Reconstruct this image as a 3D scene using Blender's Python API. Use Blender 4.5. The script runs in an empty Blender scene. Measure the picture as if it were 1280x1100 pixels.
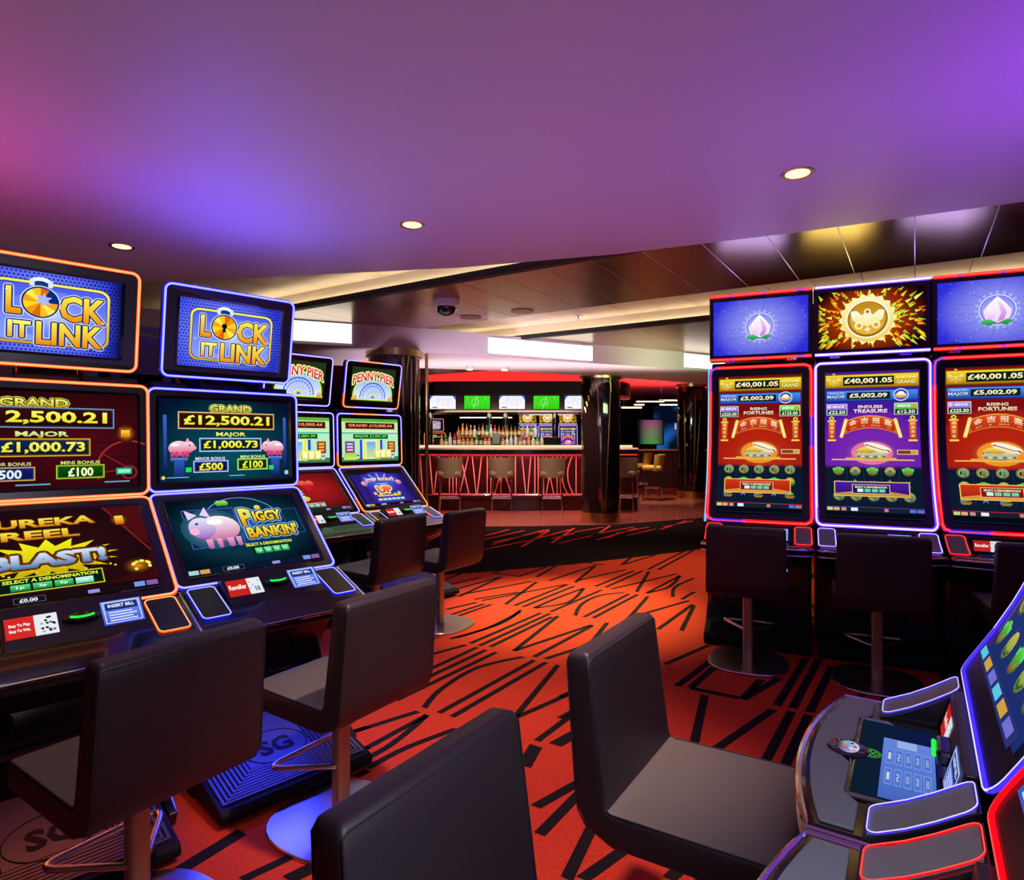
import bpy, bmesh, math, random
from mathutils import Vector, Matrix

random.seed(7)
SC = bpy.context.scene
COL = SC.collection
PI = math.pi

# ------------------------------------------------------------------ camera
cam_d = bpy.data.cameras.new('camera')
cam_d.sensor_fit = 'HORIZONTAL'
cam_d.sensor_width = 36.0
cam_d.lens = 36.0 * 780 / 1280
cam_d.clip_start = 0.03
cam_d.clip_end = 100
cam = bpy.data.objects.new('camera', cam_d)
COL.objects.link(cam)
cam.location = (0, 0, 1.3)
cam.rotation_euler = (PI / 2, 0, 0)
SC.camera = cam

# ------------------------------------------------------------------ exposure, world, lamps
SC.view_settings.view_transform = 'Standard'
SC.view_settings.look = 'None'
SC.view_settings.exposure = 0.0
SC.view_settings.gamma = 1.0
SC.view_settings.use_curve_mapping = False

world = bpy.data.worlds.new('world')
SC.world = world
world.use_nodes = True
bg = world.node_tree.nodes['Background']
bg.inputs[0].default_value = (0.62, 0.42, 0.60, 1)
bg.inputs[1].default_value = 0.07


def lamp(name, kind, loc, color, power, size=0.1, target=None, spot=None, blend=0.5, size_y=None, spread=None):
    d = bpy.data.lights.new(name, kind)
    d.color = color
    d.energy = power
    if kind == 'AREA':
        d.size = size
        if size_y:
            d.shape = 'RECTANGLE'
            d.size_y = size_y
        if spread:
            d.spread = spread
    else:
        d.shadow_soft_size = size
    if kind == 'SPOT':
        d.spot_size = math.radians(spot)
        d.spot_blend = blend
    o = bpy.data.objects.new(name, d)
    COL.objects.link(o)
    o.location = loc
    if target is not None:
        o.rotation_euler = (Vector(target) - Vector(loc)).to_track_quat('-Z', 'Y').to_euler()
    return o


WARM = (1.0, 0.74, 0.40)
# recessed downlights seen in the white ceiling, and the ones of the same rows outside the frame
lamp('spot_lamp', 'SPOT', (1.286, 2.81, 2.47), WARM, 2, 0.03, (1.1, 2.7, 0), 70, 0.6)
lamp('spot_lamp', 'SPOT', (-0.557, 3.48, 2.47), WARM, 110, 0.03, (-0.32, 3.35, 0), 50, 0.8)
lamp('spot_lamp', 'SPOT', (-2.42, 3.87, 2.47), WARM, 40, 0.03, (-2.3, 3.8, 0), 75, 0.6)
lamp('spot_lamp', 'SPOT', (0.3, 1.45, 2.47), (1.0, 0.64, 0.60), 215, 0.05, (-0.08, 2.2, 0), 56, 0.8)
lamp('spot_lamp', 'SPOT', (-1.0, 1.45, 2.47), (1.0, 0.7, 0.5), 20, 0.05, (-1.1, 1.6, 0), 60, 0.7)
# row of spots over the aisle under the metal ceiling
lamp('spot_lamp', 'SPOT', (0.45, 5.1, 2.5), (1.0, 0.95, 0.45), 660, 0.05, (0.42, 4.85, 0), 57, 0.9)
lamp('spot_lamp', 'SPOT', (1.9, 6.3, 2.5), (1.0, 0.8, 0.42), 160, 0.05, (1.8, 6.2, 0), 75, 0.9)
# coloured wash added by unseen area lamps, aimed at the ceilings
lamp('added_wash_lamp', 'AREA', (-1.5, 3.3, 1.98), (0.14, 0.10, 1.0), 7, 1.0, (-1.4, 3.3, 2.5), size_y=0.6)
lamp('added_wash_lamp', 'AREA', (-2.5, 2.3, 1.8), (1.0, 0.12, 0.40), 7, 1.0, (-2.5, 2.3, 2.5))
lamp('added_wash_lamp', 'AREA', (2.1, 1.7, 1.75), (0.30, 0.06, 1.0), 15, 1.0, (2.1, 1.7, 2.5))

lamp('added_wash_lamp', 'AREA', (0.0, 2.9, 1.62), (0.46, 0.24, 0.90), 10.5, 3.6, (0.0, 2.9, 2.5), size_y=1.8)  # added mid-room lamp without a fixture, spreads purple over the white ceiling
lamp('added_wash_lamp', 'AREA', (0.4, 6.2, 1.5), (1.0, 0.66, 0.42), 3, 3.0, (0.4, 6.2, 2.6), size_y=1.2, spread=1.3)  # added uplight, warms the metal ceiling
lamp('added_wash_lamp', 'AREA', (1.75, 4.55, 2.3), (0.42, 0.36, 1.0), 2.4, 0.45, (1.75, 4.55, 2.6), size_y=0.3)  # this and the next two: added for coloured reflections in the metal ceiling
lamp('added_wash_lamp', 'AREA', (2.25, 4.3, 2.3), (1.0, 0.85, 0.25), 2.0, 0.4, (2.25, 4.3, 2.6), size_y=0.3)
lamp('added_wash_lamp', 'AREA', (2.8, 4.05, 2.3), (0.42, 0.36, 1.0), 2.4, 0.45, (2.8, 4.05, 2.6), size_y=0.3)
# added lamp before the near machine's screen, filling the near stools; out of frame
lamp('stool_fill_lamp', 'AREA', (0.37, 0.42, 1.25), (0.82, 0.76, 1.0), 6, 0.2, (-0.3, 1.1, 0.75), size_y=0.6)
lamp('added_wash_lamp', 'AREA', (0.2, 8.4, 1.0), (1.0, 0.72, 0.74), 36, 4.5, (0.2, 8.2, 2.5), size_y=0.8, spread=1.3)  # added lamp without a fixture, brightens the soffit underside
lamp('added_wash_lamp', 'AREA', (-0.6, 6.3, 1.7), (0.95, 0.72, 1.0), 11, 3.0, (-0.4, 7.6, 2.42), size_y=0.2, spread=1.2)  # added lamp, brightens the soffit fascia
lamp('added_wash_lamp', 'AREA', (2.3, 7.6, 1.9), (0.75, 1.0, 0.55), 6, 1.2, (2.3, 8.7, 2.45), size_y=0.2, spread=1.9)  # added lamp, greenish tint on the fascia's right side
# red glow under the bar top, warm shelf light, added red uplight on the lounge ceiling
lamp('bar_lamp', 'AREA', (0.1, 11.2, 1.0), (1.0, 0.05, 0.06), 22, 3.6, (0.1, 11.35, 0.3), size_y=0.06)
lamp('bar_lamp', 'AREA', (-0.3, 12.3, 1.86), (1.0, 0.80, 0.6), 13, 3.2, (-0.3, 12.7, 1.2), size_y=0.2)
lamp('lounge_uplight', 'AREA', (3.7, 15.5, 1.95), (1.0, 0.10, 0.10), 120, 2.5, (3.7, 15.5, 3.0))
lamp('lounge_lamp', 'SPOT', (2.7, 12.7, 2.6), (1.0, 0.74, 0.36), 330, 0.05, (2.9, 13.5, 0.3), 55, 0.7)
lamp('lounge_lamp', 'SPOT', (2.2, 10.6, 2.27), (1.0, 0.60, 0.45), 160, 0.05, (2.3, 10.9, 0), 110, 0.8)
lamp('lounge_lamp', 'SPOT', (-0.8, 9.6, 2.27), (1.0, 0.6, 0.48), 230, 0.05, (-0.6, 10.4, 0.2), 110, 0.8)
lamp('lounge_lamp', 'SPOT', (0.6, 9.2, 2.27), (1.0, 0.6, 0.48), 230, 0.05, (0.6, 10.4, 0.2), 110, 0.8)


# ------------------------------------------------------------------ materials
def hx(s, k=1.0):
    s = s.lstrip('#')
    out = []
    for i in (0, 2, 4):
        c = int(s[i:i + 2], 16) / 255
        c = c / 12.92 if c <= 0.04045 else ((c + 0.055) / 1.055) ** 2.4
        out.append(c * k)
    return tuple(out)


def mat(name, base, rough=0.5, metal=0.0, spec=0.5, coat=0.0, emit=None, estr=0.0, noise=None, bump=0.0, bscale=200, trans=0.0):
    m = bpy.data.materials.new(name)
    m.use_nodes = True
    nt = m.node_tree
    b = nt.nodes['Principled BSDF']
    b.inputs['Base Color'].default_value = (*base, 1)
    b.inputs['Roughness'].default_value = rough
    b.inputs['Metallic'].default_value = metal
    b.inputs['Specular IOR Level'].default_value = spec
    b.inputs['Coat Weight'].default_value = coat
    b.inputs['Transmission Weight'].default_value = trans
    if emit:
        b.inputs['Emission Color'].default_value = (*emit, 1)
        b.inputs['Emission Strength'].default_value = estr
    if noise or bump:
        tc = nt.nodes.new('ShaderNodeTexCoord')
        n = nt.nodes.new('ShaderNodeTexNoise')
        n.inputs['Scale'].default_value = bscale
        n.inputs['Detail'].default_value = 3
        nt.links.new(tc.outputs['Object'], n.inputs['Vector'])
        if noise:
            r = nt.nodes.new('ShaderNodeMixRGB')
            r.inputs[1].default_value = (*base, 1)
            r.inputs[2].default_value = (*noise, 1)
            nt.links.new(n.outputs['Fac'], r.inputs[0])
            nt.links.new(r.outputs[0], b.inputs['Base Color'])
        if bump:
            bp = nt.nodes.new('ShaderNodeBump')
            bp.inputs['Strength'].default_value = bump
            bp.inputs['Distance'].default_value = 0.002
            nt.links.new(n.outputs['Fac'], bp.inputs['Height'])
            nt.links.new(bp.outputs[0], b.inputs['Normal'])
    return m


def glow_mat(name, sampled):
    m = bpy.data.materials.new(name)
    m.use_nodes = True
    nt = m.node_tree
    nt.nodes.clear()
    out = nt.nodes.new('ShaderNodeOutputMaterial')
    e = nt.nodes.new('ShaderNodeEmission')
    a = nt.nodes.new('ShaderNodeAttribute')
    a.attribute_name = 'Col'
    nt.links.new(a.outputs['Color'], e.inputs['Color'])
    nt.links.new(e.outputs[0], out.inputs[0])
    m.cycles.emission_sampling = 'FRONT' if sampled else 'NONE'
    return m


M = {}
M['screen'] = glow_mat('screen_pixels', False)
M['screen_near'] = glow_mat('screen_pixels_near', True)
M['led'] = glow_mat('led_light', True)
M['black_gloss'] = mat('black_gloss_plastic', (0.006, 0.006, 0.009), 0.12, coat=0.3)
M['black'] = mat('black_satin_plastic', (0.008, 0.008, 0.010), 0.38)
M['bezel'] = mat('dark_bezel', (0.012, 0.012, 0.017), 0.25)
M['graphite'] = mat('graphite_plate', (0.18, 0.245, 0.23), 0.42, 0.1, bump=0.05, bscale=900)
M['chrome'] = mat('chrome', (0.75, 0.75, 0.8), 0.12, 1.0)
M['rubber'] = mat('grey_rubber', (0.05, 0.05, 0.065), 0.42)
M['rubber_dark'] = mat('black_rubber', (0.008, 0.008, 0.011), 0.6, 0, 0.12)
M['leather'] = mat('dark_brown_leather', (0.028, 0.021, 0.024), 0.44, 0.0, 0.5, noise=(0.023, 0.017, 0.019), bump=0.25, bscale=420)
M['leather_seat'] = mat('lit_top_leather', (0.128, 0.122, 0.10), 0.5, 0.0, 0.45, noise=(0.112, 0.106, 0.087), bump=0.25, bscale=420)  # overhead light on the seat tops put into a lighter leather colour
M['stitch'] = mat('dark_thread', (0.02, 0.017, 0.017), 0.7)
M['bronze'] = mat('brushed_bronze', (0.36, 0.27, 0.165), 0.42, 0.7)
M['steel'] = mat('brushed_champagne_steel', (0.62, 0.55, 0.47), 0.3, 1.0, bump=0.02, bscale=300)
M['carpet'] = mat('red_carpet', (0.64, 0.062, 0.024), 0.95, 0, 0.1, noise=(0.36, 0.022, 0.012), bump=0.8, bscale=70)
M['carpet_black'] = mat('black_carpet_pile', (0.006, 0.005, 0.006), 0.95, 0, 0.05, noise=(0.010, 0.008, 0.009), bump=0.6, bscale=160)
M['stripe'] = mat('black_carpet_stripe', (0.012, 0.009, 0.010), 0.95, 0, 0.1, bump=0.6, bscale=160)
M['stripe_red'] = mat('red_carpet_stripe', (0.62, 0.035, 0.03), 0.95, 0, 0.1, bump=0.6, bscale=160)
M['ceiling'] = mat('satin_white_ceiling', (0.62, 0.58, 0.62), 0.42, 0, 0.4, noise=(0.58, 0.54, 0.585), bscale=1.3)
M['metal_panel'] = mat('brushed_copper_panel', (0.46, 0.30, 0.17), 0.26, 0.97, noise=(0.40, 0.26, 0.145), bscale=3)
M['cove_panel'] = mat('dark_copper_cove_panel', (0.62, 0.52, 0.42), 0.4, 0.2)
M['white_paint'] = mat('white_soffit_paint', (0.62, 0.56, 0.58), 0.5)
M['dark_paint'] = mat('dark_wall_paint', (0.018, 0.014, 0.016), 0.6)
M['red_paint'] = mat('red_ceiling_paint', (0.40, 0.12, 0.12), 0.5)
M['gold'] = mat('brushed_gold', (0.75, 0.52, 0.22), 0.28, 1.0)
M['gold_line'] = mat('gold_inlay', (0.85, 0.62, 0.3), 0.3, 1.0)
M['column'] = mat('black_lacquer_column', (0.012, 0.006, 0.006), 0.06, 0, 0.7, coat=1.0)
M['wood_gloss'] = mat('polished_red_wood', (0.46, 0.15, 0.12), 0.06, 0, 0.7, noise=(0.32, 0.09, 0.07), bscale=6)
M['bar_front'] = mat('deep_red_bar_front', (0.022, 0.004, 0.006), 0.2)
M['bar_tube'] = mat('pale_rose_tube', (0.62, 0.30, 0.28), 0.4)
M['bar_top'] = mat('pale_stone_bar_top', (0.75, 0.62, 0.5), 0.2)
M['olive'] = mat('olive_taupe_upholstery', (0.125, 0.105, 0.062), 0.55)
M['yellow'] = mat('mustard_upholstery', (0.62, 0.40, 0.07), 0.55)
M['white_plastic'] = mat('white_plastic', (0.8, 0.8, 0.8), 0.35)
M['dome'] = mat('smoked_dome', (0.01, 0.01, 0.012), 0.05, coat=1.0)
M['tube_grey'] = mat('grey_cable_tube', (0.06, 0.06, 0.07), 0.4)


def emat(name, col, k):
    m = bpy.data.materials.new(name)
    m.use_nodes = True
    nt = m.node_tree
    nt.nodes.clear()
    out = nt.nodes.new('ShaderNodeOutputMaterial')
    e = nt.nodes.new('ShaderNodeEmission')
    e.inputs[0].default_value = (*col, 1)
    e.inputs[1].default_value = k
    nt.links.new(e.outputs[0], out.inputs[0])
    return m


M['lamp_warm'] = emat('warm_lamp_glow', (1.0, 0.66, 0.25), 3.0)
M['light_white'] = emat('white_light_panel', (1.0, 0.97, 0.92), 1.6)
M['light_cream'] = emat('cream_cove_light', (1.0, 0.86, 0.55), 18.0)
M['light_red'] = emat('red_cove_light', (1.0, 0.035, 0.03), 1.0)
M['light_line'] = emat('cream_line_light', (1.0, 0.9, 0.6), 3.0)
M['light_bar'] = emat('cream_bar_edge_light', (1.0, 0.72, 0.42), 1.1)


# ------------------------------------------------------------------ mesh helpers
class MB:
    def __init__(self):
        self.v, self.f, self.mi, self.c = [], [], [], []

    def add(self, vs, fs, mi=0, col=(0, 0, 0)):
        o = len(self.v)
        self.v += [tuple(p) for p in vs]
        if isinstance(col, list):
            self.c += col
        else:
            self.c += [col] * len(vs)
        self.f += [tuple(i + o for i in f) for f in fs]
        self.mi += [mi] * len(fs)
        return self

    def box(self, c, s, mi=0, col=(0, 0, 0), rot=None):
        x, y, z = s[0] / 2, s[1] / 2, s[2] / 2
        vs = [Vector((a, b, d)) for a in (-x, x) for b in (-y, y) for d in (-z, z)]
        if rot is not None:
            vs = [rot @ p for p in vs]
        vs = [p + Vector(c) for p in vs]
        return self.add(vs, [(0, 1, 3, 2), (4, 6, 7, 5), (0, 4, 5, 1), (2, 3, 7, 6), (0, 2, 6, 4), (1, 5, 7, 3)], mi, col)

    def prism(self, pts, fn, lo, hi, mi=0, col=(0, 0, 0)):
        """extrude the 2D polygon pts; fn(a, b, t) gives the point"""
        n = len(pts)
        vs = [fn(a, b, lo) for a, b in pts] + [fn(a, b, hi) for a, b in pts]
        fs = [tuple(range(n)), tuple(range(2 * n - 1, n - 1, -1))]
        fs += [(i, (i + 1) % n, n + (i + 1) % n, n + i) for i in range(n)]
        return self.add(vs, fs, mi, col)

    def loft(self, loops, mi=0, col=(0, 0, 0), caps=True, closed=True):
        n = len(loops[0])
        vs = [p for l in loops for p in l]
        fs = []
        for k in range(len(loops) - 1):
            for i in range(n if closed else n - 1):
                j = (i + 1) % n
                fs.append((k * n + i, k * n + j, (k + 1) * n + j, (k + 1) * n + i))
        if caps:
            fs.append(tuple(range(n - 1, -1, -1)))
            fs.append(tuple(range((len(loops) - 1) * n, len(loops) * n)))
        return self.add(vs, fs, mi, col)

    def tube(self, path, r, n=6, closed=False, mi=0, col=(0, 0, 0), flat=None):
        P = [Vector(p) for p in path]
        m = len(P)
        loops, cols = [], []
        up = None
        for i in range(m):
            if closed:
                t = P[(i + 1) % m] - P[i - 1]
            else:
                t = P[min(i + 1, m - 1)] - P[max(i - 1, 0)]
            t.normalize()
            if up is None:
                up = Vector((0, 0, 1)) if abs(t.z) < 0.9 else Vector((1, 0, 0))
            a = t.cross(up)
            a.normalize()
            b = a.cross(t)
            up = b
            k = 1.0
            loops.append([P[i] + a * (math.cos(2 * PI * j / n) * r * k) + b * (math.sin(2 * PI * j / n) * r) for j in range(n)])
            cc = col(i / m) if callable(col) else col
            cols += [cc] * n
        vs = [p for l in loops for p in l]
        fs = []
        for k in range(m if closed else m - 1):
            for i in range(n):
                j = (i + 1) % n
                k2 = (k + 1) % m
                fs.append((k * n + i, k * n + j, k2 * n + j, k2 * n + i))
        if not closed:
            fs.append(tuple(range(n - 1, -1, -1)))
            fs.append(tuple(range((m - 1) * n, m * n)))
        return self.add(vs, fs, mi, cols)

    def lathe(self, prof, n=16, c=(0, 0, 0), mi=0, col=(0, 0, 0), mis=None):
        for k in range(len(prof) - 1):
            (r0, z0), (r1, z1) = prof[k], prof[k + 1]
            a = [(c[0] + r0 * math.cos(2 * PI * i / n), c[1] + r0 * math.sin(2 * PI * i / n), c[2] + z0) for i in range(n)]
            b = [(c[0] + r1 * math.cos(2 * PI * i / n), c[1] + r1 * math.sin(2 * PI * i / n), c[2] + z1) for i in range(n)]
            self.add(a + b, [(i, (i + 1) % n, n + (i + 1) % n, n + i) for i in range(n)], mis[k] if mis else mi, col)
        if prof[0][0] > 1e-4:
            r, z = prof[0]
            self.add([(c[0] + r * math.cos(2 * PI * i / n), c[1] + r * math.sin(2 * PI * i / n), c[2] + z) for i in range(n)], [tuple(range(n - 1, -1, -1))], mis[0] if mis else mi, col)
        if prof[-1][0] > 1e-4:
            r, z = prof[-1]
            self.add([(c[0] + r * math.cos(2 * PI * i / n), c[1] + r * math.sin(2 * PI * i / n), c[2] + z) for i in range(n)], [tuple(range(n))], mis[-1] if mis else mi, col)
        return self

    def build(self, name, mats, parent=None, smooth=False, bevel=0.0, segs=2, loc=None, rot=None, weld=False):
        if not isinstance(mats, (list, tuple)):
            mats = [mats]
        me = bpy.data.meshes.new(name)
        me.from_pydata([tuple(p) for p in self.v], [], self.f)
        for m in mats:
            me.materials.append(m)
        me.polygons.foreach_set('material_index', self.mi)
        if any(m.name.startswith(('screen_pixels', 'led_light')) for m in mats):
            at = me.attributes.new('Col', 'FLOAT_COLOR', 'POINT')
            at.data.foreach_set('color', [x for c in self.c for x in (c[0], c[1], c[2], 1.0)])
        else:
            bm = bmesh.new()
            bm.from_mesh(me)
            bmesh.ops.remove_doubles(bm, verts=bm.verts, dist=1e-5)
            bmesh.ops.recalc_face_normals(bm, faces=bm.faces)
            bm.to_mesh(me)
            bm.free()
        if smooth:
            me.polygons.foreach_set('use_smooth', [True] * len(me.polygons))
            try:
                me.set_sharp_from_angle(angle=math.radians(smooth if smooth is not True else 40))
            except Exception:
                pass
        me.update()
        o = bpy.data.objects.new(name, me)
        COL.objects.link(o)
        if parent:
            o.parent = parent
        if loc is not None:
            o.location = loc
        if rot is not None:
            o.rotation_euler = rot
        if bevel:
            md = o.modifiers.new('bevel', 'BEVEL')
            md.width = bevel
            md.segments = segs
            md.limit_method = 'ANGLE'
            md.angle_limit = math.radians(35)
        return o


def tag(o, label=None, cat=None, group=None, kind=None):
    if label:
        o['label'] = label
    if cat:
        o['category'] = cat
    if group:
        o['group'] = group
    if kind:
        o['kind'] = kind
    return o


def thing(name, label, cat, loc=(0, 0, 0), rz=0.0, group=None):
    o = bpy.data.objects.new(name, None)
    o.empty_display_size = 0.1
    COL.objects.link(o)
    o.location = loc
    o.rotation_euler = (0, 0, rz)
    return tag(o, label, cat, group)


KIDS = {}


def copy_tree(o, parent=None):
    c = o.copy()
    COL.objects.link(c)
    c.parent = parent
    for ch in [k for k in bpy.data.objects if k.parent == o]:
        copy_tree(ch, c)
    return c


def rrect(w, h, r, seg=4, cx=0.0, cz=0.0):
    pts = []
    for sx, sz, a0 in ((1, -1, -90), (1, 1, 0), (-1, 1, 90), (-1, -1, 180)):
        for k in range(seg + 1):
            a = math.radians(a0 + 90 * k / seg)
            pts.append((cx + sx * (w / 2 - r) + r * math.cos(a), cz + sz * (h / 2 - r) + r * math.sin(a)))
    return pts


def XZ(a, b, t):
    return (a, t, b)


def YZ(a, b, t):
    return (t, a, b)


def XY(a, b, t):
    return (a, b, t)


# ------------------------------------------------------------------ flat picture drawing for lit screens
_TXT = {}


def glyphs(s, bold):
    key = (s, bold)
    if key in _TXT:
        return _TXT[key]
    cu = bpy.data.curves.new('t', 'FONT')
    cu.body = s
    cu.size = 1
    cu.resolution_u = 2
    cu.offset = bold
    ob = bpy.data.objects.new('t', cu)
    me = bpy.data.meshes.new_from_object(ob)
    vs = [(v.co.x, v.co.y) for v in me.vertices]
    fs = [tuple(p.vertices) for p in me.polygons]
    bpy.data.objects.remove(ob)
    bpy.data.curves.remove(cu)
    bpy.data.meshes.remove(me)
    if not vs:
        vs, fs = [(0, 0), (1, 0), (1, 1)], []
    x0, x1 = min(p[0] for p in vs), max(p[0] for p in vs)
    y0, y1 = min(p[1] for p in vs), max(p[1] for p in vs)
    _TXT[key] = (vs, fs, x0, y0, max(x1 - x0, 1e-3), max(y1 - y0, 1e-3))
    return _TXT[key]


def lerp(a, b, t):
    return tuple(a[i] + (b[i] - a[i]) * t for i in range(3))


class Canvas:
    """x, y run 0..1 over the picture; fn(x, y, lift) gives the 3D point"""

    def __init__(self, fn, aspect, gain=1.0, step=0.00012, sub=1):
        self.fn, self.asp, self.k, self.step, self.sub = fn, aspect, gain, step, sub
        self.mb = MB()
        self.d = 0.0

    def _c(self, col, t=0.0):
        if isinstance(col, str):
            return hx(col, self.k)
        if isinstance(col, (tuple, list)) and isinstance(col[0], str):
            return lerp(hx(col[0], self.k), hx(col[1], self.k), max(0, min(1, t)))
        return tuple(x * self.k for x in col)

    def raw(self, pts, faces, col, warp=None):
        self.d += self.step
        ys = [p[1] for p in pts]
        y0, y1 = min(ys), max(ys)
        h = max(y1 - y0, 1e-6)
        cols = [self._c(col, (y1 - p[1]) / h) for p in pts]
        if warp:
            pts = [warp(*p) for p in pts]
        self.mb.add([self.fn(p[0], p[1], self.d) for p in pts], faces, 0, cols)

    def grid(self, x0, y0, x1, y1, nx, ny, f):
        self.d += self.step
        vs, cs = [], []
        for j in range(ny + 1):
            for i in range(nx + 1):
                u, v = i / nx, j / ny
                vs.append(self.fn(x0 + (x1 - x0) * u, y0 + (y1 - y0) * v, self.d))
                cs.append(self._c(f(u, v)))
        fs = [(j * (nx + 1) + i, j * (nx + 1) + i + 1, (j + 1) * (nx + 1) + i + 1, (j + 1) * (nx + 1) + i) for j in range(ny) for i in range(nx)]
        self.mb.add(vs, fs, 0, cs)

    def rect(self, x0, y0, x1, y1, col, warp=None, n=None):
        n = n or max(1, int(self.sub * (y1 - y0) + 0.99))
        pts, fs = [], []
        for j in range(n + 1):
            y = y1 + (y0 - y1) * j / n
            pts += [(x0, y), (x1, y)]
        for j in range(n):
            fs.append((2 * j, 2 * j + 2, 2 * j + 3, 2 * j + 1))
        self.raw(pts, fs, col, warp)

    def poly(self, pts, col, warp=None):
        self.raw(pts, [tuple(range(len(pts)))], col, warp)

    def frame(self, x0, y0, x1, y1, t, col):
        a = self.asp
        self.raw([(x0, y0), (x1, y0), (x1, y1), (x0, y1), (x0 + t, y0 + t * a), (x1 - t, y0 + t * a), (x1 - t, y1 - t * a), (x0 + t, y1 - t * a)],
                 [(0, 1, 5, 4), (1, 2, 6, 5), (2, 3, 7, 6), (3, 0, 4, 7)], col)

    def disc(self, x, y, r, col, n=14, ry=None, rot=0.0):
        ry = r if ry is None else ry
        cr, sr = math.cos(rot), math.sin(rot)
        pts = []
        for i in range(n):
            a = 2 * PI * i / n
            px, py = r * math.cos(a), ry * math.sin(a)
            pts.append((x + px * cr - py * sr, y + (px * sr + py * cr) * self.asp))
        self.poly(pts, col)

    def glow(self, x, y, r, ci, co, n=20, ry=None):
        ry = r if ry is None else ry
        self.d += self.step
        vs, cs, fs = [], [], []
        K = 6
        for k in range(K + 1):
            t = max(k / K, 0.02)
            for i in range(n):
                a = 2 * PI * i / n
                vs.append(self.fn(x + r * t * math.cos(a), y + ry * t * math.sin(a) * self.asp, self.d))
                cs.append(lerp(self._c(ci), self._c(co), 0.0 if k == 0 else 1 - (1 - k / K) ** 2.2))
        for k in range(K):
            for i in range(n):
                j = (i + 1) % n
                fs.append((k * n + i, k * n + j, (k + 1) * n + j, (k + 1) * n + i))
        fs.append(tuple(range(n)))
        self.mb.add(vs, fs, 0, cs)

    def ring(self, x, y, r, w, col, n=18, a0=0, a1=360, ry=None):
        ry = r if ry is None else ry
        pts, fs = [], []
        for i in range(n + 1):
            a = math.radians(a0 + (a1 - a0) * i / n)
            for q in (0, -w):
                pts.append((x + (r + q) * math.cos(a), y + (ry + q) * math.sin(a) * self.asp))
        for i in range(n):
            fs.append((2 * i, 2 * i + 2, 2 * i + 3, 2 * i + 1))
        self.raw(pts, fs, col)

    def line(self, pts, w, col):
        a = self.asp
        P = [Vector((p[0], p[1] / a)) for p in pts]
        vs, fs = [], []
        for i in range(len(P)):
            t = P[min(i + 1, len(P) - 1)] - P[max(i - 1, 0)]
            t.normalize()
            nrm = Vector((-t.y, t.x)) * (w / 2)
            for q in (P[i] + nrm, P[i] - nrm):
                vs.append((q.x, q.y * a))
        for i in range(len(P) - 1):
            fs.append((2 * i, 2 * i + 1, 2 * i + 3, 2 * i + 2))
        self.raw(vs, fs, col)

    def text(self, s, x, y, w, h, col, stroke=None, sw=0.006, bold=0.0, warp=None, stroke2=None, sw2=0.012):
        """text centred on x, y and fitted to w by h"""
        vs, fs, x0, y0, tw, th = glyphs(s, bold)
        base = [(x + ((p[0] - x0) / tw - 0.5) * w, y + ((p[1] - y0) / th - 0.5) * h) for p in vs]
        for sc, r in ((stroke2, sw2), (stroke, sw)):
            if sc:
                self.d += self.step
                c = self._c(sc)
                for k in range(8):
                    a = 2 * PI * k / 8
                    q = [(p[0] + r * math.cos(a), p[1] + r * math.sin(a) * self.asp) for p in base]
                    if warp:
                        q = [warp(*p) for p in q]
                    self.mb.add([self.fn(p[0], p[1], self.d) for p in q], fs, 0, c)
        self.raw(base, fs, col, warp)

    def star(self, x, y, r0, r1, n, col, ph=0.0, sx=1.0, sy=1.0):
        pts = [(x, y)]
        for i in range(2 * n):
            r = r1 if i % 2 == 0 else r0
            a = ph + PI * i / n
            pts.append((x + r * math.cos(a) * sx, y + r * math.sin(a) * self.asp * sy))
        self.raw(pts, [(0, 1 + i, 1 + (i + 1) % (2 * n)) for i in range(2 * n)], col)

    def blob(self, pts, col):
        self.poly(pts, col)

    def build(self, name, parent, near=False):
        return self.mb.build(name, M['screen_near' if near else 'screen'], parent)


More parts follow.
